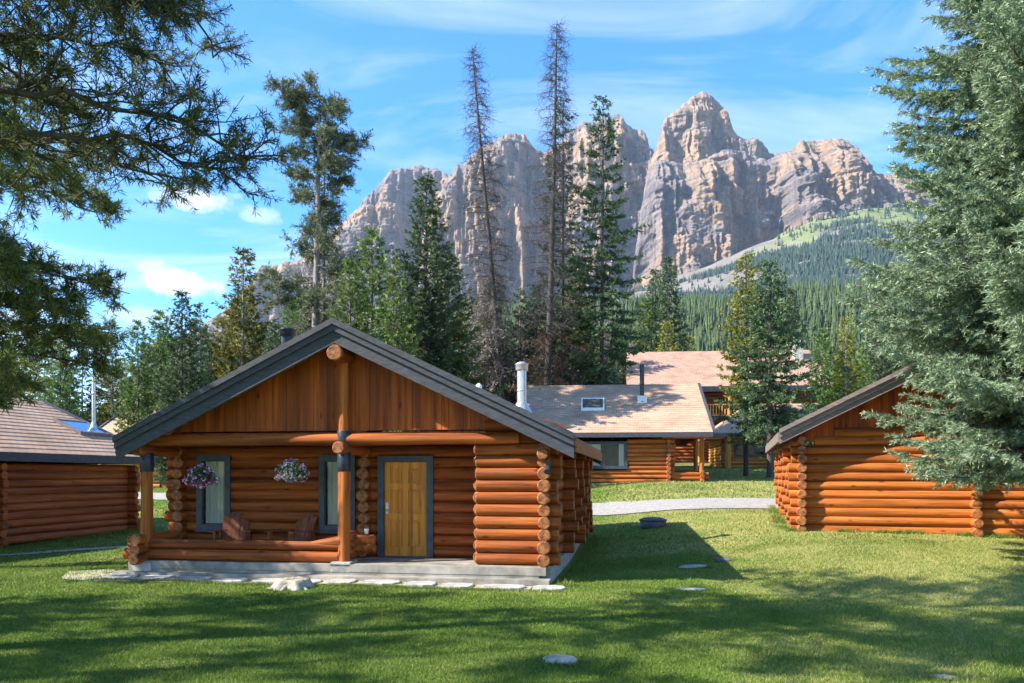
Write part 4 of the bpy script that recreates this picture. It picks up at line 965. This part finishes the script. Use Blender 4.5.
# ---- right cabin
rc = thing('log_cabin', 'sunlit orange log cabin at the right, half hidden by the blue spruce', 'cabin', (at(801, 22), 22, .50), -math.atan2(228, 800))
bz = .0; n_l = 10; hs = 4.85; xc = 4.25; ze = 2.75
mb = MB(); mb.box(-.12, .12, -.1, 9, -.6, .0); mb.box(.12, 8.4, -.1, .12, -.5, -.0); mb.build('foundation', 'stone', rc)
mb = MB(); log_wall(mb, 'x', 0, 0, 8.5, bz, n_l, ext=(.3, .3)); mb.build('gable_wall', LO, rc)
mb = MB()
for k in range(2): z = 2.4+.12+.24*k; q = 3.9-.5*k; mb.tube((xc-q, 0, z), (xc+q, 0, z), .128, .128, 14, 0, 1, 4, .004, RG)
mb.build('gable_log', LO, rc)
wr = [(5.2, 6.6, 1.0, 2.0)]
mb = MB(); log_wall(mb, 'y', 0, 0, 9.4, bz, n_l, ext=(.38, .3), openings=[(w[0]-.12, w[1]+.12, w[2]-.12, w[3]+.12) for w in wr]); mb.build('side_wall', LY, rc)
for w in wr: window(rc, 'y', 0, w[0], w[1], w[2], w[3], side=-1)
mb = MB(); log_wall(mb, 'y', 8.5, 0, 9.4, bz, n_l, ext=(.38, .3)); mb.build('side_wall', LY, rc)
mb = MB(); log_wall(mb, 'x', 9.4, 0, 8.5, bz, n_l); mb.build('back_wall', LO, rc)
mb = MB(); log_wall(mb, 'y', xc, .1, 1.5, bz, 9, ext=(.48, 0)); mb.build('cross_wall', LY, rc)
for v in (2.2, 4.5, 7.3): mb = MB(); log_wall(mb, 'x', v, .1, 1, bz, n_l, ext=(.42, 0)); mb.build('cross_wall', LO, rc)
mb = MB(); gable_boards(mb, xc, hs, 2.52, ze, .5, -.02, x0=.1, x1=8.4); mb.build('gable_boards', 'board', rc)
gable_roof(rc, xc, hs, ze, .5, -.72, 10.0, 'shingle_y', 'y', fasc='fascia_brown', deepf=.17)
mb = MB(); mb.tube((xc, -.6, 4.75), (xc, 9.9, 4.75), .16, cap=1, seg=18); mb.tube((.0, -.5, 2.53), (.0, 9.9, 2.53), .12, cap=1); mb.build('purlin', LY, rc)

# ---- left cabin, eave side towards the front cabin
th_ = -math.atan2(128, 800)
lc = thing('log_cabin', 'shaded red brown log cabin at the left edge with skylight in its roof', 'cabin', (-14.05, 29.2, .05), th_)
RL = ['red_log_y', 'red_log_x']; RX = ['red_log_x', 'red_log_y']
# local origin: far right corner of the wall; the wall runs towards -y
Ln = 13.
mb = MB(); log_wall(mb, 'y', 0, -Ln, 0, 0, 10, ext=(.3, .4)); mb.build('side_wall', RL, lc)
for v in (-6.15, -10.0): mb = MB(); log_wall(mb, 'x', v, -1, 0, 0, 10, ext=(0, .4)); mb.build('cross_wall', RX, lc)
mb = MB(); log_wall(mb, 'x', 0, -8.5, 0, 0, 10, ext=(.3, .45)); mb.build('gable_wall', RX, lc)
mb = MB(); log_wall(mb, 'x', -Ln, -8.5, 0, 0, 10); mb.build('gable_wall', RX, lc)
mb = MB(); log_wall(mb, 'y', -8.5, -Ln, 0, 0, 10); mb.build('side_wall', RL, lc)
mb = MB(); gable_boards(mb, -4.25, 4.75, 2.45, 2.72, .45, -.06, x0=-8.5, x1=0); mb.build('gable_boards', 'board', lc)
mb = MB(); gable_boards(mb, -4.25, 4.75, 2.45, 2.72, .45, -Ln+.06, x0=-8.5, x1=0); mb.build('gable_boards', 'board', lc)
lroof, _ = gable_roof(lc, -4.25, 4.75, 2.72, .45, -Ln-.6, .9, 'shingle_y', 'y')
def skylight(parent, cx, cy, z, slope, w, l, ax_, fr='white_plastic', gl='skylight_glass'):
    """low box on the slope; ax_: local axis of the downslope and its sign"""
    s = thing_child('skylight', parent)
    def pt(a, b, h):   # a along eave, b down slope (positive = down)
        zz_ = z-b*slope+h
        return (cx+ax_[1]*b, cy+a, zz_) if ax_[0] == 'x' else (cx+a, cy+ax_[1]*b, zz_)
    def slab(mb, a0, a1, b0, b1, h0, h1, m=0):
        mb.hexa([pt(a0, b0, h0), pt(a1, b0, h0), pt(a1, b1, h0), pt(a0, b1, h0), pt(a0, b0, h1), pt(a1, b0, h1), pt(a1, b1, h1), pt(a0, b1, h1)], m)
    mb = MB()
    slab(mb, -w/2, -w/2+.08, -l/2, l/2, -.05, .14); slab(mb, w/2-.08, w/2, -l/2, l/2, -.05, .14)
    slab(mb, -w/2+.082, w/2-.082, -l/2, -l/2+.08, -.05, .138); slab(mb, -w/2+.082, w/2-.082, l/2-.08, l/2, -.05, .138); mb.build('frame', fr, s)
    mb = MB(); slab(mb, -w/2+.084, w/2-.084, -l/2+.082, l/2-.082, .09, .11); mb.build('pane', gl, s)
skylight(lroof, -1.7, -.1, 2.72+(4.75-2.55)*.45, .45, 1.7, 1.1, ('x', 1), 'fascia_brown', 'sky_tint_glass')
flue(lc, -1.75, .55, 2.72+2.2*.45, 6.7, .07, 'galvanised')

# ---- cabin behind the left one, glimpsed through the porch
HO = ['honey_log_x', 'end_grain']; HY = ['honey_log_y', 'end_grain']
X0 = at(196, 47); fc = thing('log_cabin', 'distant sunlit log cabin glimpsed left of the front porch post', 'cabin', (X0, 47, g(X0, 47)), R(-6))
mb = MB(); log_wall(mb, 'x', 0, -5.8, 3, 0, 10, ext=(.3, .3), seg=10, openings=[(-2.2, -1.2, -.1, 2.05)]); mb.build('front_wall', HO, fc)
mb = MB(); mb.box(-2.2, -1.2, -.05, .05, 0, 2.05); mb.build('door', 'chair_wood', fc)
mb = MB(); log_wall(mb, 'y', -5.8, 0, 7, 0, 10, seg=10); mb.build('side_wall', HY, fc)
mb = MB(); log_wall(mb, 'y', 3, 0, 7, 0, 10, seg=10); mb.build('side_wall', HY, fc)
gable_roof(fc, 3.5, 4.5, 2.6, .5, -6.6, 3.8, 'shingle_x', 'x')
mb = MB(); gable_boards(mb, 3.5, 4.3, 2.42, 2.62, .5, -5.85, ridge='x'); mb.build('gable_boards', 'board', fc)
mb = MB(); gable_boards(mb, 3.5, 4.3, 2.42, 2.62, .5, 3.0, ridge='x'); mb.build('gable_boards', 'board', fc)

# ---- middle cabin
Xe = at(713, 43); mc = thing('log_cabin', 'middle log cabin with shingled roof, skylight and open corner porch', 'cabin', (Xe, 43, g(Xe-4, 43.5)), -math.atan2(.106, .994))
# local: x from -10.6 to 0, eave at y=0 (z 2.75), ridge at y=6.6
zr_ = 2.72; sl_ = .5; base_z = mc.location.z
mroof, zrr = gable_roof(mc, 6.6, 6.6, zr_, sl_, -10.6, 0, 'shingle_x', 'x', deepf=.16)
wy = .7; wx1 = -2.3; wz = -.05
opn = [(-7.05, -4.55, .78, 2.22)]
mb = MB(); log_wall(mb, 'x', wy, -10, wx1, wz, 10, ext=(.3, .35), openings=opn, seg=12); mb.build('front_wall', LO, mc)
mb = MB(); log_wall(mb, 'y', wx1, wy, 12.4, wz, 10, ext=(.35, .3), seg=12); mb.build('side_wall', LY, mc)
mb = MB(); log_wall(mb, 'y', -10, wy, 12.4, wz, 10, seg=12); mb.build('side_wall', LY, mc)
mb = MB(); log_wall(mb, 'x', 12.4, -10, wx1, wz, 10, seg=12); mb.build('back_wall', LO, mc)
mb = MB(); log_wall(mb, 'x', 3.4, wx1, -.2, wz, 3, ext=(0, .2), seg=12); mb.build('porch_rail', LO, mc)
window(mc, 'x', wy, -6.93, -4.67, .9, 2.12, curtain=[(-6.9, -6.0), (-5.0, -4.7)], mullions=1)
for (x, y) in ((-.5, wy), (-.5, 3.4), (-1.8, 5.5)):
    mb = MB(); mb.tube((x, y, -.2), (x, y, 2.55), .13, .12, 12, 0, 0); mb.build('porch_post', 'log_z', mc)
mb = MB()
for k in range(2): mb.tube((wx1+.2, wy, .22+.22*k), (-.15, wy, .22+.22*k), .12, .11, 12, 0, 1)
mb.build('porch_rail', LO, mc)
mb = MB()
for k in range(3): mb.tube((-.5, wy-.35, .1+.22*k), (-.5, wy+1.2, .1+.22*k), .11, .11, 12, 0, 1)
mb.build('porch_rail', LY, mc)
mb = MB(); mb.tube((wx1-.3, wy, 2.52), (-.1, wy, 2.52), .13, .13, 12, 0, 1); mb.build('porch_beam', LO, mc)
mb = MB(); mb.box(-10, -.2, .5, 5.6, -.4, -.06); mb.build('foundation', 'stone', mc)
mb = MB(); gable_boards(mb, 6.6, 6.3, 2.45, zr_+.15, sl_, -.45, ridge='x'); mb.build('gable_boards', 'board', mc)
mb = MB(); gable_boards(mb, 6.6, 6.3, 2.45, zr_+.15, sl_, -10.05, ridge='x'); mb.build('gable_boards', 'board', mc)
skylight(mroof, -6.45, 3.6, zr_+3.6*sl_, sl_, 1.35, 1.5, ('y', -1))
flue(mc, -3.55, 4.1, zr_+4.1*sl_, zr_+4.1*sl_+2.2, .13, 'black_steel', cap=False)
mb = MB(); mb.box(-3.82, -3.28, 3.8, 4.4, zr_+3.8*sl_-.1, zr_+4.1*sl_+.30); mb.build('flue_box', 'galvanised', mc)

# ---- honey coloured cabin further right
Xh = at(776, 58); hc = thing('log_cabin', 'small honey coloured log cabin right of the middle cabin porch', 'cabin', (Xh, 58, g(Xh-2, 58)), R(-4))
mb = MB(); log_wall(mb, 'x', 0, -3.6, 5, 0, 9, ext=(.3, .3), openings=[(-3.0, -.75, .85, 1.75)], seg=10); mb.build('front_wall', HO, hc)
window(hc, 'x', 0, -2.9, -.85, .95, 1.65, mullions=2, trim=.1)
mb = MB(); log_wall(mb, 'y', -3.6, 0, 6, 0, 9, ext=(.5, .3), seg=10); mb.build('side_wall', HY, hc)
mb = MB(); mb.tube((-3.6, -.9, -.1), (-3.6, -.9, 2.3), .2, .19, 12); mb.build('porch_post', 'honey_log_z', hc)
mb = MB()
zlo, zhi = 2.45, 4.9   # hipped shingle roof
mb.add([(-4.5, -1.2, zlo), (6, -1.2, zlo), (6, 7, zlo), (-4.5, 7, zlo), (-1.4, 3, zhi), (4, 3, zhi)], [(0, 1, 5, 4), (1, 2, 5), (2, 3, 4, 5), (3, 0, 4), (3, 2, 1, 0)])
mb.build('roof', 'shingle_x', hc)
mb = MB(); mb.box(-4.55, 6.05, -1.25, -1.205, zlo-.22, zlo+.03); mb.box(-4.55, -4.505, -1.2, 7, zlo-.22, zlo+.03); mb.build('eave_board', 'fascia_brown', hc)

# ---- lodge
XL = at(630, 74); lo = thing('lodge', 'large two storey log lodge with pink brown roof and upper balcony', 'lodge', (XL, 74, g(XL+8, 74)), R(-5))
zl = g(XL+8, 74)
eave = EYE+(HZ-388)/F*74-zl; rid = EYE+(HZ-353)/F*81.5-zl
mb = MB()
def sl(x0, x1, y0, z0_, y1, z1_, th=.25): mb.hexa([(x0, y0, z0_-th), (x1, y0, z0_-th), (x1, y1, z1_-th), (x0, y1, z1_-th), (x0, y0, z0_), (x1, y0, z0_), (x1, y1, z1_), (x0, y1, z1_)])
sl(-.3, 18, -1.0, eave, 7.0, rid); sl(-.3, 18, 15, eave, 7.0, rid)
# left part of the roof runs lower, over the wing
sl(-.3, 5.8, -4.2, eave-1.25, -1.01, eave-.005)
mb.build('roof', 'lodge_shingle', lo)
mb = MB(); mb.box(5.9, 18, -1.10, -1.02, eave-.5, eave-.02); mb.build('eave_board', 'black_steel', lo)
nl_ = int((eave-.3)/.3)
mb = MB(); log_wall(mb, 'x', 1.5, .8, 17, 0, nl_, sp=.3, ext=(.3, .3), seg=8); mb.build('front_wall', ['red_log_x', 'end_grain'], lo)
mb = MB(); log_wall(mb, 'x', 14, .8, 17, 0, nl_, sp=.3, seg=8); mb.build('back_wall', ['red_log_x', 'end_grain'], lo)
for q in (.8, 17): mb = MB(); log_wall(mb, 'y', q, 1.5, 14, 0, nl_, sp=.3, seg=8); mb.build('end_wall', ['red_log_y', 'end_grain'], lo)
mb = MB(); mb.box(16.0, 16.8, 4.5, 5.5, eave, rid+.35); mb.box(15.9, 16.9, 4.4, 5.6, rid+.352, rid+.55); mb.build('chimney', 'stone', lo)
bl_ = thing_child('balcony', lo); fz = eave-2.75
mb = MB(); mb.box(5.5, 17.5, -.7, 1.4, fz-.35, fz); mb.build('balcony_floor', 'fascia_brown', bl_)
mb = MB(); mb.box(5.5, 17.5, -.68, -.58, fz+1.05, fz+1.17); mb.box(5.5, 17.5, -.66, -.60, fz+.10, fz+.18)
x = 5.6
while x < 17.4: mb.box(x, x+.10, -.665, -.595, fz+.182, fz+1.048); x += .26
mb.build('balustrade', 'honey_log_z', bl_)
for x in (6.2, 8.9, 11.6, 14.3, 17): mb = MB(); mb.tube((x, -.8, 0), (x, -.8, eave-.3), .15, seg=10); mb.build('post', 'honey_log_z', bl_)
for x in (7.0, 10.2, 14): window(lo, 'x', 1.5, x, x+1.5, fz+.9, fz+2.0, mullions=1)

# ------------------------------------------------------------------ small things on the lawn
def rock(name, label, cat, px, py, w, l, h, seed, mat='stone', group=None, D=None, rz=0, sink=.35, xy=None, wob=.35):
    if xy is None:
        D = D or 10.
        for _ in range(30): D = (EYE-g(at(px, D), D))*F/(py-HZ)
        X, Y = at(px, D), D
    else: X, Y = xy
    rng = np.random.default_rng(seed); nu, nv = 22, 12; V = []
    for j in range(nv+1):
        for i in range(nu):
            th = math.pi*j/nv; a = 2*math.pi*i/nu; d = (math.sin(th)*math.cos(a), math.sin(th)*math.sin(a), math.cos(th))
            k = 1+wob*(float(fbm(np.array([d[0]*1.7+seed]), np.array([d[1]*1.7+d[2]*2.1]), 4, seed))-.5)
            sq = 1/max(abs(d[0])**4+abs(d[1])**4+abs(d[2])**4, 1e-6)**.25*.55+.45
            V.append((d[0]*w/2*k*sq, d[1]*l/2*k*sq, d[2]*h*k*sq))
    Q = [(j*nu+i, (j+1)*nu+i, (j+1)*nu+(i+1) % nu, j*nu+(i+1) % nu) for j in range(nv) for i in range(nu)]
    o = npmesh(name, np.array(V), np.array(Q), mat, smooth=True); o.location = (X, Y, g(X, Y)+h*(1-2*sink)*.5); o.rotation_euler = (0, 0, rz)
    return tag(o, label, cat, group)
rock('boulder', 'pale flat stone lying in the grass at the bottom centre', 'stone', 560, 662, .40, .32, .06, 1, 'stump_wood')
rock('boulder', 'pale stone just showing at the bottom edge right of centre', 'stone', 944, 679, .30, .24, .035, 2, 'stump_wood')
rock('stepping_stone', 'flat grey stone near the tip of the roof shadow', 'stone', 694, 567, .75, .42, .04, 3, 'stone', rz=.5)
rock('stepping_stone', 'small dark stone right of the grey one by the roof shadow', 'stone', 724, 561, .38, .26, .06, 4, 'dark_stone')
rock('stepping_stone', 'low grey stone in the tree shadow below the roof shadow tip', 'stone', 690, 590, .60, .30, .035, 5, 'stone')
# covered fire pit
D = 24.; X = at(653, 24)
lo_, hi_ = 12., 45.
for _ in range(40):
    D = (lo_+hi_)/2
    if EYE-(527-HZ)/F*D > g(at(653, D), D): lo_ = D
    else: hi_ = D
X = at(653, D); t_ = thing('fire_pit', 'dark covered round fire pit on the grass before the gravel road', 'fire pit', (X, D, g(X, D)))
mb = MB(); mb.lathe([(.36, -.05), (.40, .02), (.42, .18), (.40, .20)], 0, 0, 26); mb.build('ring', 'dark_stone', t_)
mb = MB(); mb.lathe([(.43, .20), (.45, .215), (.44, .24), (.30, .30), (.10, .325)], 0, 0, 26); mb.build('lid', 'grey_trim', t_)
# stump
D = 14.8; X = at(293, D); t_ = thing('tree_stump', 'low weathered pale tree stump in front of the porch step', 'stump', (X, D, g(X, D)))
vs = []; seg = 40; rg = random.Random(9); prof = [(-.1, 1.25), (.03, 1.05), (.10, .88), (.15, .84), (.165, .6), (.15, .0)]
lob = [1+.10*math.sin(i/seg*6.28*5+1)+rg.uniform(-.10, .1) for i in range(seg)]
for (z, k) in prof:
    for i in range(seg): a = 6.283*i/seg; rr = .36*k*(1+(lob[i]-1)*(1.0 if z < .12 else .6)); vs.append((rr*math.cos(a), rr*math.sin(a), z+(rg.uniform(-.012, .012) if z > .05 else 0)))
mb = MB(); mb.add(vs, [(k*seg+i, k*seg+(i+1) % seg, (k+1)*seg+(i+1) % seg, (k+1)*seg+i) for k in range(len(prof)-1) for i in range(seg)], 0, True); mb.build('stump_body', 'stump_wood', t_)
for k in range(6):
    mb = MB(); a = k*1.05+.3; mb.tube((.28*math.cos(a), .28*math.sin(a), .03), (.46*math.cos(a), .46*math.sin(a), -.03), .06, .035, 8)
    mb.build('root', 'stump_wood', t_)
# flagstones along the porch step
rg = random.Random(12); xx = -8.9; k = 0
pos = ['leftmost flagstone', 'second flagstone from the left', 'third flagstone from the left', 'fourth flagstone from the left', 'fifth flagstone from the left', 'sixth flagstone from the left', 'seventh flagstone from the left', 'eighth flagstone from the left', 'ninth flagstone from the left', 'tenth flagstone from the left', 'eleventh flagstone from the left', 'twelfth flagstone from the left', 'thirteenth flagstone from the left']
while xx < .1 and k < 13:
    w_ = rg.uniform(.55, .95); c_ = on_cab(xx+w_/2, -1.0+rg.uniform(-.05, .05)); n_ = 9
    pts = [(w_/2*.98*(abs(math.cos(a))**.6)*math.copysign(1, math.cos(a))*rg.uniform(.85, 1), .27*(abs(math.sin(a))**.6)*math.copysign(1, math.sin(a))*rg.uniform(.85, 1.1)) for a in [6.283*i/n_ for i in range(n_)]]
    mb = MB(); n0 = len(pts)
    mb.add([(x, y, -.06) for x, y in pts]+[(x, y, .025) for x, y in pts]+[(x*.95, y*.93, .035) for x, y in pts],
           [(i, (i+1) % n0, n0+(i+1) % n0, n0+i) for i in range(n0)]+[(n0+i, n0+(i+1) % n0, 2*n0+(i+1) % n0, 2*n0+i) for i in range(n0)]+[tuple(2*n0+i for i in range(n0))])
    o = mb.build('flagstone', 'stone', None); o.location = (c_.x, c_.y, g(c_.x, c_.y)+.012); o.rotation_euler = (0, 0, cab.rotation_euler.z+rg.uniform(-.05, .05))
    tag(o, pos[k]+' in the row before the porch step', 'flagstone', 'flagstones in front of the porch'); xx += w_+.05; k += 1

# ------------------------------------------------------------------ grass blades
rng = np.random.default_rng(11)
ROAD = [(26, 25, 2.1), (16, 29.5, 2.1), (10, 31.4, 2.1), (4, 32, 2.1), (-3, 34, 2.0), (-10, 38, 1.9), (-20, 41.5, 1.9), (-45, 45, 1.9)]
def grass(n, y0, y1, hmin, hmax, w):
    y = y0+(y1-y0)*rng.random(n); x = y*rng.uniform(-.68, .68, n)
    dx_ = x-.71; dy_ = y-15.7; c_, s_ = math.cos(-cab.rotation_euler.z), math.sin(-cab.rotation_euler.z)
    lx = dx_*c_-dy_*s_; ly = dx_*s_+dy_*c_
    ok = ~((lx > -8.95) & (lx < .2) & (ly > -.85) & (ly < 11))
    ok &= ~((lx > -8.9) & (lx < .3) & (ly > -1.25) & (ly < -.8) & (rng.random(n) < .75))
    rd = np.full(len(x), 1e9)
    for (ax_, ay_, aw), (bx_, by_, bw_) in zip(ROAD[:-1], ROAD[1:]):
        q = np.clip(((x-ax_)*(bx_-ax_)+(y-ay_)*(by_-ay_))/((bx_-ax_)**2+(by_-ay_)**2), 0, 1); rd = np.minimum(rd, np.hypot(x-ax_-q*(bx_-ax_), y-ay_-q*(by_-ay_))-(aw+q*(bw_-aw)))
    ok &= rd > rng.uniform(-.45, .25, len(x))
    x = x[ok]; y = y[ok]; z = gz(x, y)-.005; m_ = len(x)
    cl = fbm(x*1.6, y*1.6, 3, 91)
    h = rng.uniform(hmin, hmax, m_)*(.55+.9*cl); a = rng.random(m_)*6.28; u = np.stack([np.cos(a), np.sin(a), np.zeros(m_)], -1)*(w*rng.uniform(.7, 1.3, m_))[:, None]
    P = np.stack([x, y, z], -1); tip = P+np.stack([rng.normal(size=m_)*.5*h, rng.normal(size=m_)*.5*h, h], -1)
    V = np.stack([P-u, P+u, tip], 1).reshape(-1, 3)
    dry_ = sstep(.52, .72, fbm(x*.35, y*.35, 4, 92)+np.interp(x, [1, 11], [-.08, .30]))
    T = np.clip(rng.normal(.42, .15, m_)+(fbm(x*.9, y*.9, 4, 95)-.5)*.55+.5*dry_*rng.random(m_), 0, 1)
    return V, np.repeat(T, 3)
Vs, Ts = zip(grass(260000, 7.9, 12.5, .025, .055, .0045), grass(200000, 12.5, 20, .025, .055, .007), grass(120000, 20, 33, .03, .06, .012), grass(110000, 33, 62, .05, .10, .022))
def tufts(p0, p1, n, hmin, hmax, w, spread):
    u = rng.random(n); x = p0[0]+(p1[0]-p0[0])*u+rng.normal(size=n)*spread; y = p0[1]+(p1[1]-p0[1])*u-abs(rng.normal(size=n))*spread
    k = fbm(x*2.2, y*2.2, 2, 97) > rng.uniform(.3, .65, n); x = x[k]; y = y[k]; m_ = len(x); z = gz(x, y)-.01
    h = rng.uniform(hmin, hmax, m_); a = rng.random(m_)*6.28; u = np.stack([np.cos(a), np.sin(a), np.zeros(m_)], -1)*(w*rng.uniform(.7, 1.3, m_))[:, None]
    P = np.stack([x, y, z], -1); tip = P+np.stack([rng.normal(size=m_)*.45*h, rng.normal(size=m_)*.45*h, h], -1)
    return np.stack([P-u, P+u, tip], 1).reshape(-1, 3), np.repeat(np.clip(rng.normal(.45, .22, m_), 0, 1), 3)
def oc(o, x, y): v = o.rotation_euler.to_matrix() @ Vector((x, y, 0)); return (v.x+o.location.x, v.y+o.location.y)
extra = [tufts(oc(cab, -9, -1.36), oc(cab, .3, -1.36), 9000, .03, .10, .005, .06), tufts(oc(cab, -9, -.84), oc(cab, .2, -.84), 2500, .03, .08, .005, .02),
         tufts(oc(cab, .42, -.6), oc(cab, .42, 9), 8000, .05, .15, .006, .08), tufts(oc(rc, -.4, -.22), oc(rc, 9, -.22), 12000, .05, .15, .007, .07),
         tufts(oc(rc, -.5, .2), oc(rc, -.5, 9), 6000, .05, .15, .008, .08), tufts(oc(lc, .5, -13), oc(lc, .5, 0), 9000, .05, .15, .008, .08)]
for o in list(COL.objects):
    if o.name.split('.')[0] in ('boulder', 'stepping_stone', 'tree_stump', 'fire_pit'):
        r_ = .42 if o.name.startswith(('tree', 'fire')) else max(o.dimensions.x, o.dimensions.y)*.5 if o.type == 'MESH' else .3
        for q in range(8): a0 = q*.785; a1 = a0+.785; c_ = o.location; extra.append(tufts((c_.x+math.cos(a0)*r_, c_.y+math.sin(a0)*r_*.8), (c_.x+math.cos(a1)*r_, c_.y+math.sin(a1)*r_*.8), 110, .03, .085, .005, .02))
for a_, b_ in extra: Vs += (a_,); Ts += (b_,)
V = np.vstack(Vs); tag(npmesh('grass', V, np.arange(len(V)).reshape(-1, 3), 'grass_blade', tint=np.concatenate(Ts)), 'short mown green grass of the lawn between the cabins', 'grass', kind='stuff')

# ------------------------------------------------------------------ mountain air
mb = MB(); mb.box(-4700, 4700, -2200, 4900, -12, 2500)
m = bpy.data.materials.new('haze'); m.use_nodes = True; MATS['haze'] = m; t = m.node_tree; t.nodes.clear()
pv = t.nodes.new('ShaderNodeVolumePrincipled'); pv.inputs['Color'].default_value = (.62, .78, 1.0, 1); pv.inputs['Density'].default_value = HAZE; pv.inputs['Anisotropy'].default_value = .2
mo = t.nodes.new('ShaderNodeOutputMaterial'); t.links.new(pv.outputs[0], mo.inputs['Volume'])
tag(mb.build('haze', 'haze', None), 'thin blue mountain air in front of the far slopes', 'haze', kind='stuff')
